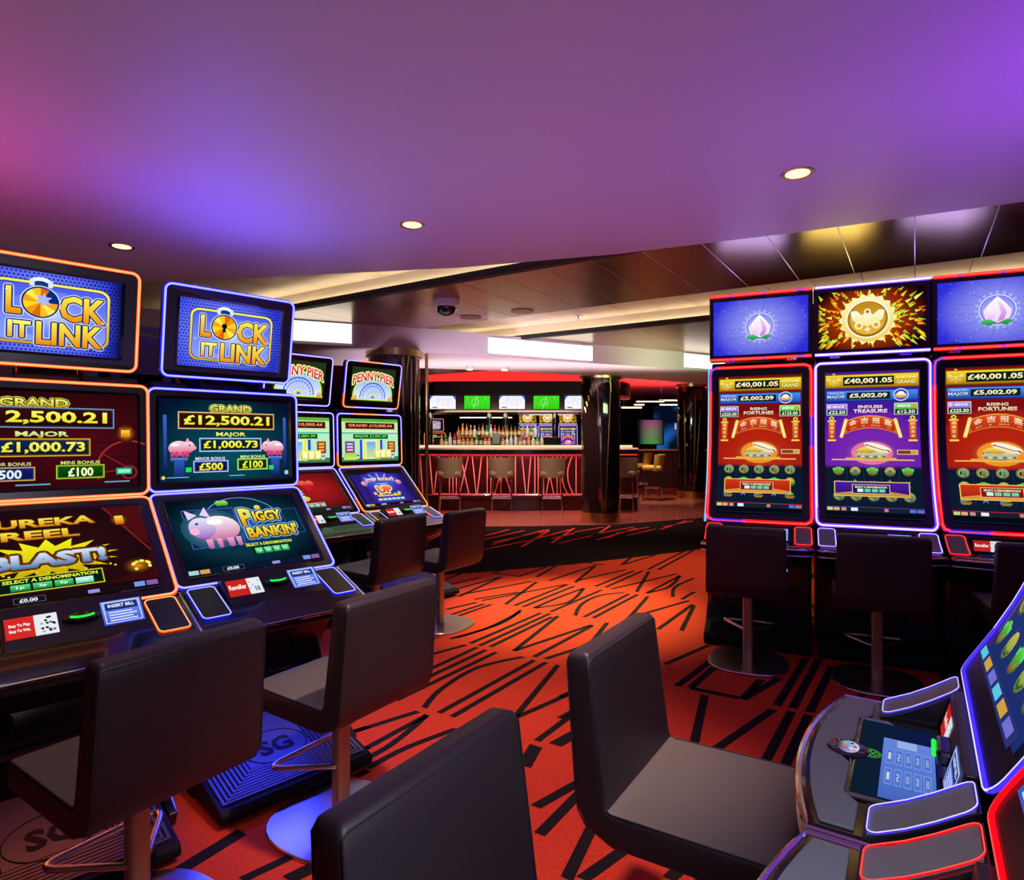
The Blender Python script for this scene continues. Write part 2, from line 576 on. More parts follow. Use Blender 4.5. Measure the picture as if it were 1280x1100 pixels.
BLACK_STROKES=[(0.032,[(-0.637,3.156),(-0.161,3.863)]),
    (0.032,[(-0.579,3.115),(-0.098,3.819)]),
    (0.032,[(-0.427,3.027),(-0.374,3.245),(-0.226,3.527),(-0.07,3.661),(0.066,3.738)]),
    (0.032,[(-0.348,2.971),(0.13,3.681)]),
    (0.032,[(-0.282,2.929),(0.199,3.647)]),
    (0.032,[(0.014,2.929),(0.266,3.605)]),
    (0.032,[(0.014,2.918),(0.32,3.219)]),
    (0.032,[(-0.751,2.856),(-0.66,3.12)]),
    (0.032,[(-0.726,2.763),(-0.45,2.987)]),
    (0.032,[(-0.652,2.575),(-0.516,2.778),(-0.405,2.939)]),
    (0.032,[(-0.632,2.496),(-0.532,2.634),(-0.457,2.797),(-0.402,2.95)]),
    (0.032,[(-0.571,2.473),(-0.447,2.634),(-0.252,2.807)]),
    (0.032,[(0.108,2.695),(0.329,3.016)]),
    (0.032,[(-0.518,3.756),(-0.292,3.957)]),
    (0.032,[(-0.502,3.482),(-0.219,3.911)]),
    (0.032,[(-0.405,4.076),(-0.166,4.315),(0.06,4.716)]),
    (0.032,[(-0.368,4.097),(-0.071,4.433),(0.069,4.772)]),
    (0.032,[(-0.268,3.984),(0.218,4.689)]),
    (0.032,[(-0.208,3.938),(0.285,4.673)]),
    (0.032,[(-0.138,3.919),(0.294,4.583)]),
    (0.032,[(0.012,3.845),(0.34,4.609)]),
    (0.032,[(0.012,3.845),(0.562,4.385)]),
    (0.032,[(0.132,3.738),(0.559,4.361)]),
    (0.032,[(0.196,3.704),(0.51,3.976)]),
    (0.06,[(0.183,2.66),(0.334,2.817)]),
    (0.06,[(0.102,2.651),(0.048,2.488)]),
    (0.032,[(-0.622,5.815),(-0.46,6.145)]),
    (0.032,[(-0.595,5.566),(-0.3,5.9)]),
    (0.032,[(-0.571,5.337),(-0.123,5.9)]),
    (0.032,[(-0.44,5.183),(-0.1,5.921)]),
    (0.032,[(-0.425,5.25),(0.179,5.733)]),
    (0.032,[(-0.31,5.086),(0.06,5.337)]),
    (0.032,[(-0.053,4.931),(0.224,5.713)]),
    (0.032,[(-0.247,5.046),(0.479,5.614)]),
    (0.032,[(0.016,4.894),(0.502,5.614)]),
    (0.032,[(0.084,4.857),(0.551,5.547)]),
    (0.032,[(0.17,4.821),(0.366,5.126),(0.631,5.472)]),
    (0.032,[(0.17,4.821),(0.457,5.007),(0.631,5.472)]),
    (0.032,[(0.289,4.716),(0.776,5.408)]),
    (0.032,[(0.468,4.616),(0.549,4.931),(0.726,5.208),(0.955,5.319)]),
    (0.032,[(0.529,4.583),(0.988,5.268)]),
    (0.032,[(0.589,4.551),(1.058,5.25)]),
    (0.032,[(0.824,4.488),(1.128,5.183)]),
    (0.032,[(0.921,4.616),(1.431,5.046)]),
    (0.032,[(1.0,4.281),(1.428,4.931)]),
    (0.032,[(1.155,4.253),(1.427,4.894)]),
    (0.032,[(-0.276,6.145),(-0.209,6.362)]),
    (0.032,[(-0.2,6.088),(0.125,6.516)]),
    (0.032,[(-0.176,6.088),(0.079,5.943)]),
    (0.032,[(0.067,5.943),(0.514,6.649)]),
    (0.032,[(0.232,5.921),(0.541,6.649)]),
    (0.032,[(0.342,5.763),(0.879,6.49)]),
    (0.032,[(0.577,5.693),(0.861,6.451)]),
    (0.032,[(0.596,5.763),(1.149,6.264)]),
    (0.032,[(0.739,5.537),(1.213,6.204)]),
    (0.032,[(0.822,5.5),(1.3,6.204)]),
    (0.032,[(0.868,5.444),(1.596,6.054)]),
    (0.032,[(1.065,5.337),(1.354,6.169)]),
    (0.032,[(1.141,5.293),(1.611,5.976)]),
    (0.032,[(1.141,5.293),(1.388,5.518),(1.611,5.976)]),
    (0.032,[(1.331,5.167),(1.444,5.518),(1.711,5.868)]),
    (0.032,[(1.382,5.086),(1.557,5.337)]),
    (0.032,[(0.812,6.582),(0.97,6.49)]),
    (0.032,[(0.812,6.582),(0.929,6.86)]),
    (0.032,[(1.139,6.49),(1.429,7.163)]),
    (0.032,[(1.169,6.516),(1.641,7.085)]),
    (0.032,[(1.363,6.264),(2.196,7.581)]),
    (0.032,[(1.458,6.24),(2.122,7.325)]),
    (0.032,[(-0.502,4.786),(-0.284,4.992)]),
    (0.032,[(-0.459,4.635),(-0.222,4.946)]),
    (0.032,[(-0.392,4.616),(-0.162,4.931)]),
    (0.04,[(0.872,3.295),(1.2,3.71)]),
    (0.04,[(0.934,3.271),(1.152,3.561)]),
    (0.04,[(0.934,3.271),(1.143,3.144)]),
    (0.04,[(1.157,3.128),(1.459,3.404)]),
    (0.04,[(1.157,3.128),(1.351,3.385)]),
    (0.04,[(1.295,3.051),(1.746,3.71)]),
    (0.04,[(1.359,3.021),(1.825,3.71)]),
    (0.04,[(1.42,2.978),(1.836,3.581)]),
    (0.04,[(0.757,2.613),(0.981,3.177)]),
    (0.04,[(0.805,2.574),(1.257,3.007)]),
    (0.04,[(0.994,2.477),(1.337,2.986)]),
    (0.04,[(1.059,2.447),(1.401,2.949)]),
    (0.04,[(1.119,2.409),(1.231,2.569)]),
    (0.04,[(0.083,2.211),(0.309,2.418)]),
    (0.04,[(0.09,2.056),(0.305,2.381)]),
    (0.04,[(0.162,1.847),(0.301,2.172)]),
    (0.04,[(0.209,1.847),(0.368,1.99)]),
    (0.04,[(0.465,1.847),(0.518,1.898)]),
    (0.032,[(0.884,3.614),(1.244,3.95)]),
    (0.032,[(0.243,3.155),(0.331,3.24)]),
    (0.032,[(0.224,2.913),(0.332,3.036)]),
    (0.032,[(0.532,4.061),(0.677,4.436)]),
    (0.05,[(-1.021,1.854),(-0.895,2.069)]),
    (0.05,[(-0.663,1.844),(-0.57,1.931)]),
    (0.032,[(-0.798,1.844),(-0.656,1.977)]),
    (0.032,[(-0.724,2.767),(-0.652,2.826)]),
    (0.032,[(-0.659,2.59),(-0.609,2.641)]),
    (0.032,[(-0.629,2.485),(-0.584,2.533)]),
    (0.032,[(-0.603,2.408),(-0.566,2.453)])]
RED_STROKES=[(0.035,[(-0.363,8.472),(-0.044,9.064)]),
    (0.035,[(-0.366,8.153),(0.172,8.939)]),
    (0.035,[(-0.255,7.763),(0.462,9.013)]),
    (0.035,[(0.115,7.581),(0.53,8.939)]),
    (0.035,[(-0.332,7.408),(0.287,8.153)]),
    (0.035,[(-0.229,7.953),(0.163,8.472)]),
    (0.035,[(0.153,7.953),(0.846,9.064)]),
    (0.035,[(0.497,7.857),(0.913,9.192)]),
    (0.035,[(0.519,8.194),(0.864,8.699)]),
    (0.035,[(0.592,7.857),(1.079,8.472)]),
    (0.035,[(0.876,8.817),(1.375,9.324)]),
    (0.035,[(1.213,8.699),(1.49,9.46)]),
    (0.035,[(1.213,8.699),(1.823,9.324)]),
    (0.035,[(1.099,8.112),(1.834,9.192)]),
    (0.035,[(1.25,8.256),(1.385,8.472)]),
    (0.035,[(1.457,8.699),(2.047,9.324)]),
    (0.035,[(1.555,8.472),(2.092,9.115)]),
    (0.035,[(2.153,9.064),(2.809,10.046)]),
    (0.035,[(2.271,9.324),(2.91,10.046)]),
    (0.035,[(-1.209,8.699),(-1.048,9.115)]),
    (0.035,[(-1.106,7.953),(-0.987,8.584)]),
    (0.035,[(-1.131,8.256),(-0.996,8.817)]),
    (0.035,[(0.376,8.699),(0.537,9.064)])]


# ------------------------------------------------------------------ screen pictures
GOLD = ('#fff04a', '#f08a00')
YEL = ('#fbff66', '#e8d800')


def art_padlock_topper(c, is_open):
    edge = '#101c86' if is_open else '#2632c8'

    def bgf(u, v):
        t = min(1, math.hypot((u - 0.42) * 1.5, (v - 0.5) * 1.1) * 1.15)
        col = lerp(hx('#93a4ff'), hx('#2f3de0'), t)
        if is_open and u > 0.86:
            col = lerp(col, hx('#050a30'), (u - 0.86) / 0.14)  # viewing-angle dimming put into the right end's colour
        return col
    c.grid(0, 0, 1, 1, 14, 8, bgf)
    for i in range(34):
        for j in range(22):
            x, y = (i + (j % 2) * 0.5 + 0.4) / 34.5, (j + 0.5) / 22
            if 0.1 < x < 0.9 and 0.12 < y < 0.88:
                continue
            c.d = 0.0004
            c.disc(x, y, 0.0095, '#1c2bb4' if x < 0.75 else '#0a1468', 6)
    c.d = 0.0006

    def rr(x0, y0, x1, y1, r, col):
        pts = [((a + 0.5) * (x1 - x0) + x0, (b / 0.7 + 0.5) * (y1 - y0) + y0) for a, b in rrect(1, 0.7, r)]
        c.poly(pts, col)
    rr(0.095, 0.09, 0.915, 0.885, 0.10, '#0b1a8c')
    rr(0.10, 0.10, 0.91, 0.875, 0.10, ('#fff25a', '#d9a800'))
    rr(0.118, 0.128, 0.892, 0.845, 0.09, '#10208c')
    rr(0.124, 0.137, 0.886, 0.836, 0.09, ('#4c5cf0', '#8fa2ff'))
    c.glow(0.5, 0.48, 0.3, '#cfdcff', '#6f82f6', ry=0.2)
    # shackle
    c.ring(0.42, 0.845, 0.085, 0.03, '#f4f8ff', 12, 20, 160, ry=0.06)
    c.rect(0.375, 0.80, 0.475, 0.875, '#0d3f7a')
    c.rect(0.345, 0.82, 0.378, 0.90, '#dfe9ff')
    c.rect(0.468, 0.82, 0.50, 0.90, '#dfe9ff')
    S = dict(stroke='#0a2a7c', sw=0.011, stroke2='#dff2ff', sw2=0.017, bold=0.035)
    c.text('L', 0.245, 0.62, 0.10, 0.33, GOLD, **S)
    c.text('CK', 0.715, 0.585, 0.33, 0.33, GOLD, **S)
    c.text('IT', 0.285, 0.27, 0.15, 0.21, ('#fdff7a', '#f0a800'), **S)
    c.text('LINK', 0.63, 0.245, 0.47, 0.29, GOLD, **S)
    r = 0.115
    c.disc(0.42, 0.625, r + 0.02, '#dff2ff', 24)
    c.disc(0.42, 0.625, r + 0.013, '#0a2a7c', 24)
    for k in range(12):
        a0, a1 = 2 * PI * k / 12, 2 * PI * (k + 1) / 12
        if is_open and k in (0, 1):
            continue
        c.d = 0.0075
        c.poly([(0.42, 0.625)] + [(0.42 + r * math.cos(a0 + (a1 - a0) * q / 3), 0.625 + r * math.sin(a0 + (a1 - a0) * q / 3) * c.asp) for q in range(4)],
               ['#ffd820', '#f59a10', '#e06a08', '#ffc21c', '#fff05a', '#f7a818'][k % 6])
    if is_open:
        c.star(0.44, 0.66, 0.03, 0.062, 6, '#aebcff', 0.4)
    else:
        c.disc(0.42, 0.645, 0.027, '#101010', 12)
        c.poly([(0.40, 0.555), (0.44, 0.555), (0.428, 0.64), (0.412, 0.64)], '#101010')
    for x, y in ((0.2, 0.74), (0.78, 0.73), (0.86, 0.45), (0.15, 0.42)):
        c.star(x, y, 0.003, 0.02, 4, '#e8f4ff')


def pig(c, x, y, s, f=1):
    c.disc(x, y, 0.055 * s, ('#ffd9ea', '#d8447e'), 14, ry=0.042 * s)
    c.disc(x + f * 0.048 * s, y + 0.012 * s, 0.034 * s, ('#ffe4f0', '#e0588e'), 12)
    for q in (-0.035, -0.012, 0.02, 0.042):
        c.rect(x + (f * q - 0.009) * s, y - 0.075 * s, x + (f * q + 0.009) * s, y - 0.03 * s, '#d4407a')
    c.poly([(x + f * 0.03 * s, y + 0.05 * s), (x + f * 0.045 * s, y + 0.095 * s), (x + f * 0.055 * s, y + 0.055 * s)], '#f7a8c8')
    c.disc(x + f * 0.078 * s, y + 0.004 * s, 0.013 * s, '#ff9cc4', 8)
    c.disc(x + f * 0.055 * s, y + 0.025 * s, 0.005 * s, '#30101c', 6)
    c.disc(x - f * 0.02 * s, y + 0.03 * s, 0.022 * s, '#fff6fb', 8, ry=0.009 * s)


def moneybox(c, x0, y0, x1, y1, s, border, fill, tcol, pad=0.08, bold=0.03):
    c.rect(x0, y0, x1, y1, border[0])
    e = 0.006
    c.rect(x0 + e, y0 + e * c.asp, x1 - e, y1 - e * c.asp, border[1])
    e = 0.013
    c.rect(x0 + e, y0 + e * c.asp, x1 - e, y1 - e * c.asp, fill)
    w, h = x1 - x0, y1 - y0
    c.text(s, (x0 + x1) / 2, (y0 + y1) / 2 - 0.003, w * (1 - 2 * pad) - 0.02, h * 0.66, tcol, bold=bold, stroke='#0a0a00', sw=0.003)


def art_jackpot_pig(c):
    c.grid(0, 0, 1, 1, 10, 8, lambda u, v: lerp(hx('#07505e'), hx('#04102c'), min(1, math.hypot((u - 0.5) * 1.6, (v - 0.35) * 1.3))))
    for x in (0.04, 0.96):
        c.rect(x - 0.012, 0.12, x + 0.012, 0.80, ('#3a62c8', '#0a1c50'))
    c.text('GRAND', 0.52, 0.895, 0.32, 0.085, ('#fbff8a', '#c8b000'), stroke='#3a3a00', sw=0.006, bold=0.03, stroke2='#e8ff60', sw2=0.009)
    moneybox(c, 0.13, 0.635, 0.87, 0.845, '£12,500.21', ('#f0d890', '#8a3c10'), ('#2c1408', '#200a04'), YEL, 0.04)
    c.text('MAJOR', 0.52, 0.565, 0.23, 0.065, ('#f8ff9a', '#b8c820'), stroke='#203010', sw=0.005, bold=0.03)
    moneybox(c, 0.28, 0.355, 0.76, 0.525, '£1,000.73', ('#cfe6ff', '#2a62b0'), ('#0c2438', '#06141c'), YEL, 0.04)
    c.text('MINOR BONUS', 0.36, 0.27, 0.22, 0.038, '#d8e6ff', bold=0.02)
    moneybox(c, 0.235, 0.10, 0.495, 0.245, '£500', ('#cfd8ff', '#3a50c0'), ('#101c50', '#0a1030'), YEL, 0.12)
    c.text('MINI BONUS', 0.69, 0.285, 0.2, 0.038, '#c8ff90', bold=0.02)
    moneybox(c, 0.565, 0.115, 0.81, 0.26, '£100', ('#d8ff80', '#4a9020'), ('#0c3010', '#062008'), YEL, 0.12)
    for x, f in ((0.135, 1), (0.875, -1)):
        c.rect(x - 0.035, 0.02, x + 0.035, 0.25, ('#2a58b8', '#0a1c48'))
        c.rect(x - 0.06, 0.245, x + 0.06, 0.285, ('#6a8ce8', '#23408c'))
        pig(c, x, 0.40, 1.35, f)
    for x in (0.2, 0.84):
        c.rect(x - 0.02, 0.11, x + 0.02, 0.165, '#30d860')
    c.rect(0.05, 0.045, 0.2, 0.052, '#9ad8ff')
    c.rect(0.5, 0.045, 0.62, 0.052, '#9ad8ff')
    c.star(0.025, 0.05, 0.008, 0.02, 5, '#ffe860')
    c.rect(0.955, 0.04, 0.985, 0.09, '#a8d8e8')


def art_jackpot_mine(c):
    def bgf(u, v):
        t = min(1, math.hypot((u - 0.7) * 1.2, (v - 0.45) * 1.2))
        return lerp(hx('#4c0a14'), hx('#130308'), t)
    c.grid(0, 0, 1, 1, 10, 8, bgf)
    for k in range(6):
        c.line([(0.6, 0.95 - k * 0.16), (1.0, 0.99 - k * 0.17)], 0.006, '#240810')
    c.ring(0.95, 0.18, 0.2, 0.012, '#a0282a', 20, 60, 200)
    c.line([(0.95, 0.18), (0.78, 0.36)], 0.008, '#8a2022')
    c.line([(0.95, 0.18), (0.76, 0.14)], 0.008, '#8a2022')
    c.ring(0.95, 0.14, 0.05, 0.012, '#882030', 14)
    c.text('GRAND', 0.42, 0.885, 0.36, 0.085, ('#fbff8a', '#c8a000'), stroke='#3a3000', sw=0.006, bold=0.03, stroke2='#e8e040', sw2=0.010)
    moneybox(c, 0.06, 0.625, 0.86, 0.84, '£12,500.21', ('#7aa0c0', '#1c3a58'), ('#3a0a0a', '#200608'), YEL, 0.04)
    c.text('MAJOR', 0.46, 0.555, 0.28, 0.068, ('#f4ffb0', '#a8b840'), stroke='#202810', sw=0.005, bold=0.03)
    moneybox(c, 0.22, 0.33, 0.72, 0.515, '£1,000.73', ('#e8b820', '#6a3c08'), ('#0c2a5a', '#061438'), YEL, 0.04)
    c.text('MINOR BONUS', 0.28, 0.255, 0.24, 0.036, '#c8d0a0', bold=0.02)
    moneybox(c, 0.13, 0.085, 0.42, 0.225, '£500', ('#d8b030', '#2a3a90'), ('#101c68', '#0a1040'), '#d8f0ff', 0.2)
    c.text('MINI BONUS', 0.665, 0.26, 0.22, 0.036, '#c8e880', bold=0.02)
    moneybox(c, 0.53, 0.09, 0.80, 0.235, '£100', ('#b8d030', '#2a7010'), ('#0c5010', '#063008'), '#f0ffc0', 0.2)
    c.glow(0.93, 0.57, 0.065, '#ffa020', '#3c0912')
    c.rect(0.90, 0.53, 0.955, 0.62, ('#ffe040', '#e06808'))
    c.rect(0.89, 0.61, 0.965, 0.635, '#a04808')
    c.rect(0.87, 0.12, 0.965, 0.19, '#20a878')
    c.rect(0.88, 0.135, 0.955, 0.175, '#80ffd0')
    for x0, x1 in ((0.05, 0.13), (0.32, 0.5), (0.8, 0.95)):
        c.rect(x0, 0.035, x1, 0.048, '#50b0c8')


def bottombar(c, col='#0a1830'):
    c.rect(0.0, 0.0, 1.0, 0.075, col)
    c.rect(0.01, 0.012, 0.075, 0.062, '#a8d8d0')
    c.rect(0.085, 0.012, 0.15, 0.062, '#e0a050')
    c.text('£0.00', 0.31, 0.037, 0.085, 0.036, '#f0f0ff', bold=0.03)
    c.frame(0.24, 0.008, 0.39, 0.066, 0.002, '#6078a0')
    c.rect(0.60, 0.014, 0.66, 0.05, '#9a90e0')
    c.rect(0.85, 0.014, 0.91, 0.066, '#7898e8')
    c.rect(0.92, 0.014, 0.985, 0.066, '#9058a8')


def art_pig_game(c):
    c.grid(0, 0, 1, 1, 12, 10, lambda u, v: lerp(hx('#0f4f66'), hx('#050f1c'), min(1, math.hypot((u - 0.5) * 1.7, (v - 0.55) * 1.8))))
    c.glow(0.5, 0.58, 0.33, '#2a6ad0', '#08303e', ry=0.26)
    c.ring(0.52, 0.60, 0.31, 0.006, '#7aa8ff', 26, 10, 170, ry=0.29)
    c.frame(0.09, 0.33, 0.47, 0.86, 0.005, '#5a60d8')
    c.frame(0.84, 0.4, 0.97, 0.78, 0.004, '#3a50c8')
    # glowing pig
    c.glow(0.27, 0.58, 0.22, '#e8c0ff', '#15506a', ry=0.2)
    c.disc(0.32, 0.58, 0.15, ('#fff4fb', '#c85a98'), 20, ry=0.125)
    c.disc(0.20, 0.60, 0.095, ('#e6e8ff', '#a060c0'), 18, ry=0.105)
    for x, w in ((0.22, 0.024), (0.29, 0.02), (0.37, 0.026), (0.43, 0.02)):
        c.poly([(x - w, 0.44), (x + w, 0.44), (x + w * 0.8, 0.33), (x + w * 0.4, 0.315), (x - w * 0.4, 0.315), (x - w * 0.8, 0.33)], ('#f0a8d0', '#b05a98'))
    c.poly([(0.12, 0.72), (0.11, 0.86), (0.19, 0.78)], '#e8d0ff')
    c.poly([(0.21, 0.78), (0.26, 0.89), (0.28, 0.74)], '#e8d0ff')
    c.disc(0.14, 0.56, 0.035, '#ffb8dc', 10)
    c.disc(0.17, 0.66, 0.012, '#40206a', 8)
    c.disc(0.30, 0.67, 0.06, '#ffffff', 12, ry=0.03)
    for x in (0.40, 0.44):
        c.disc(x - 0.02, 0.93, 0.03, ('#a8e860', '#3a8a30'), 10)
    T = dict(stroke='#2a1402', sw=0.010, stroke2='#7ab8ff', sw2=0.019, bold=0.045)
    c.text('P', 0.545, 0.70, 0.095, 0.26, ('#fff860', '#d88a00'), **T)
    c.text('IGGY', 0.715, 0.70, 0.23, 0.16, ('#fff860', '#e0a000'), **T)
    c.text("BANKIN'", 0.71, 0.475, 0.40, 0.16, ('#fff450', '#d89000'), **T)
    c.disc(0.66, 0.83, 0.025, ('#fff080', '#d8a000'), 12)
    c.text('SELECT A DENOMINATION', 0.64, 0.305, 0.36, 0.04, '#e6f24a', bold=0.03)
    c.rect(0.49, 0.16, 0.80, 0.275, '#06261c')
    for k in range(4):
        x = 0.515 + k * 0.068
        c.rect(x, 0.175, x + 0.058, 0.255, ('#70f0a0', '#109050'))
        c.text(('1p', '2p', '5p', '10p')[k], x + 0.029, 0.215, 0.032, 0.04, '#e8fff0', bold=0.02)
    bottombar(c)


def art_mine_game(c):
    def bgf(u, v):
        t = min(1, math.hypot((u - 0.5) * 1.3, (v - 0.5) * 1.1))
        return lerp(hx('#2c0c10'), hx('#12060c'), t)
    c.grid(0, 0, 1, 1, 12, 10, bgf)
    c.poly([(0.78, 1.0), (1.0, 1.0), (1.0, 0.5), (0.92, 0.62)], '#4a0e12')
    c.poly([(0.70, 0.10), (1.0, 0.09), (1.0, 0.42), (0.93, 0.2)], '#380a10')
    c.line([(0.78, 1.0), (0.93, 0.60), (1.0, 0.42)], 0.012, '#7a2018')
    c.glow(0.86, 0.83, 0.055, '#ff9a20', '#3c0c12')
    c.rect(0.835, 0.77, 0.885, 0.88, ('#ffd840', '#c84a08'))
    c.glow(0.90, 0.25, 0.09, '#f09018', '#2a090c', ry=0.07)
    for k in range(12):
        a = random.uniform(0, 6.28)
        c.disc(0.92 + 0.05 * math.cos(a), 0.25 + 0.05 * math.sin(a), 0.012, random.choice(['#ffe040', '#f09010', '#fff080']), 6)
    T = dict(stroke='#4a2404', sw=0.007, bold=0.035)
    c.text('EUREKA', 0.42, 0.865, 0.60, 0.10, ('#ffe84a', '#d87808'), **T)
    c.text('REEL', 0.42, 0.725, 0.40, 0.10, ('#ffe84a', '#d87808'), **T)
    c.star(0.44, 0.44, 0.235, 0.37, 17, '#2a1a04', 0.1, 1.05, 0.46)
    c.star(0.44, 0.44, 0.22, 0.355, 17, ('#f4f41a', '#c89a08'), 0.1, 1.05, 0.45)
    c.text('BLAST!', 0.44, 0.44, 0.60, 0.155, ('#d8ecff', '#2a78b0'), stroke='#8a3c04', sw=0.010, stroke2='#101020', sw2=0.018, bold=0.05)
    for k in range(16):
        c.disc(0.1 + 0.045 * k + 0.01 * (k % 3), 0.30 + 0.02 * ((k * 7) % 4) - 0.03, 0.008, '#d0d820', 6)
    c.rect(0.17, 0.115, 0.70, 0.275, '#c8d830')
    c.rect(0.176, 0.125, 0.694, 0.265, '#0c1a0c')
    c.text('SELECT A DENOMINATION', 0.435, 0.235, 0.47, 0.036, '#e6f24a', bold=0.03)
    for k in range(4):
        x = 0.235 + k * 0.105
        c.rect(x, 0.135, x + 0.092, 0.20, ('#58e080', '#0c7838') if k < 3 else ('#d0fff0', '#50d0b0'))
        c.text(('1p', '2p', '5p', '10p')[k], x + 0.046, 0.168, 0.04, 0.034, '#e8fff0', bold=0.02)
    bottombar(c, '#180c10')


def art_pier_topper(c):
    c.rect(0, 0, 1, 1, ('#1e3820', '#10140c'))
    ang = [math.radians(a) for a in range(0, 181, 9)]
    out = [(0.5 + 0.46 * math.cos(a), 0.13 + 0.62 * math.sin(a) ** 0.8) for a in ang]
    c.poly(out + [(0.04, 0.06), (0.96, 0.06)][:0] + [(0.02, 0.05), (0.98, 0.05)], ('#e8ff40', '#b8e020'))
    out = [(0.5 + 0.435 * math.cos(a), 0.14 + 0.58 * math.sin(a) ** 0.8) for a in ang]
    c.poly(out + [(0.05, 0.08), (0.95, 0.08)], ('#8ab4ff', '#e4f0ff'))
    c.ring(0.5, 0.12, 0.30, 0.02, '#2a3cc0', 20, 0, 180)
    c.ring(0.5, 0.12, 0.24, 0.012, '#3a50d8', 20, 0, 180)
    for k in range(13):
        a = PI * k / 12
        c.line([(0.5, 0.12), (0.5 + 0.30 * math.cos(a), 0.12 + 0.30 * math.sin(a) * c.asp)], 0.006, '#4a5cd8')
    c.ring(0.5, 0.12, 0.09, 0.03, '#f0f060', 14, 0, 180)
    for x in (0.10, 0.90):
        c.disc(x, 0.13, 0.05, ('#ffd080', '#e08030'), 10)

    def wp(x, y):
        return (x, y + 0.16 * (1 - ((x - 0.5) / 0.5) ** 2) - 0.10)
    c.text('PENNY PIER', 0.5, 0.70, 0.94, 0.26, ('#ff5a40', '#9a1010'), bold=0.03, stroke='#fff4e8', sw=0.012, warp=wp, stroke2='#e0f030', sw2=0.022)


def art_pier_upper(c):
    c.rect(0, 0, 1, 1, ('#c8f0a0', '#a8e8e0'))
    c.rect(0, 0.93, 1, 1, '#58b838')
    c.rect(0.06, 0.76, 0.94, 0.91, '#8a1c10')
    c.rect(0.075, 0.775, 0.925, 0.895, '#3c1410')
    c.text('GRAND £10,000.44', 0.5, 0.835, 0.78, 0.08, ('#ffb080', '#f05838'), bold=0.03)
    for k in range(24):
        c.disc(0.03 + 0.041 * k, 0.70, 0.012, '#fffce0', 6)
    c.rect(0.0, 0.645, 1, 0.68, '#50c8a8')
    c.rect(0.19, 0.53, 0.81, 0.635, '#083c10')
    c.text('MAJOR £1,001.39', 0.5, 0.582, 0.56, 0.06, '#78f850', bold=0.03)
    c.rect(0, 0, 1, 0.10, '#3c8048')
    c.rect(0.30, 0.05, 0.70, 0.50, '#e8f4d8')
    for x, col in ((0.30, '#2850d0'), (0.66, '#2850d0'), (0.36, '#e8f050'), (0.60, '#e8f050')):
        c.rect(x, 0.04, x + 0.045, 0.51, col)
    c.rect(0.42, 0.08, 0.58, 0.46, ('#58b0f0', '#d8e860'))
    c.rect(0.05, 0.20, 0.21, 0.47, '#803018')
    c.rect(0.07, 0.22, 0.19, 0.45, ('#4068c8', '#c04058'))
    c.rect(0.80, 0.20, 0.94, 0.47, '#803018')
    c.rect(0.82, 0.22, 0.92, 0.45, ('#d06028', '#a83818'))
    for k in range(3):
        c.rect(0.83, 0.25 + 0.07 * k, 0.91, 0.285 + 0.07 * k, '#f0c040')
        c.rect(0.08, 0.25 + 0.07 * k, 0.18, 0.285 + 0.07 * k, '#c8d8ff')
    c.rect(0.03, 0.04, 0.24, 0.19, ('#98d840', '#e0e860'))
    c.rect(0.56, 0.06, 0.86, 0.27, ('#f0f070', '#d8c820'))
    for k in range(3):
        c.rect(0.58 + 0.1 * k, 0.09, 0.65 + 0.1 * k, 0.24, '#fbffc8')
    for x in (0.24, 0.87):
        c.rect(x, 0.12, x + 0.05, 0.155, '#d83828')
        c.rect(x, 0.06, x + 0.05, 0.095, '#f0f0f0')


def art_strongman(c):
    c.grid(0, 0, 1, 1, 10, 8, lambda u, v: lerp(hx('#b01c20'), hx('#1c0608'), min(1, math.hypot((u - 0.62) * 1.5, (v - 0.55) * 1.5))))
    c.text('TATTOOED', 0.22, 0.90, 0.34, 0.09, ('#ff8a70', '#c02030'), bold=0.04, stroke='#fff0e0', sw=0.006)
    c.text('PETE', 0.28, 0.78, 0.22, 0.11, ('#ff8a70', '#c02030'), bold=0.04, stroke='#fff0e0', sw=0.006)
    for x in (0.46, 0.56):
        c.disc(x, 0.72, 0.062, ('#ff6a60', '#c01420'), 14)
    c.poly([(0.40, 0.69), (0.62, 0.69), (0.51, 0.50)], '#c81824')
    c.disc(0.27, 0.58, 0.07, ('#f8d8b8', '#d8a080'), 14, ry=0.075)
    c.disc(0.27, 0.635, 0.06, '#1a1010', 10, ry=0.03)
    c.disc(0.27, 0.56, 0.03, '#2a1410', 8, ry=0.012)
    for k in range(5):
        c.rect(0.14, 0.40 + 0.03 * k, 0.40, 0.416 + 0.03 * k, '#f4f4ff' if k % 2 == 0 else '#30305a')
    c.disc(0.27, 0.33, 0.19, ('#f0f070', '#c8a810'), 16, ry=0.065)
    c.text('PETE', 0.27, 0.33, 0.16, 0.06, '#80380c', bold=0.03)
    c.text('SELECT A DENOMINATION', 0.42, 0.205, 0.42, 0.03, '#ffe0d0', bold=0.02)
    for k in range(5):
        c.rect(0.22 + 0.085 * k, 0.11, 0.29 + 0.085 * k, 0.18, ('#b0ffe0', '#20a880'))
    bottombar(c, '#0c2a24')


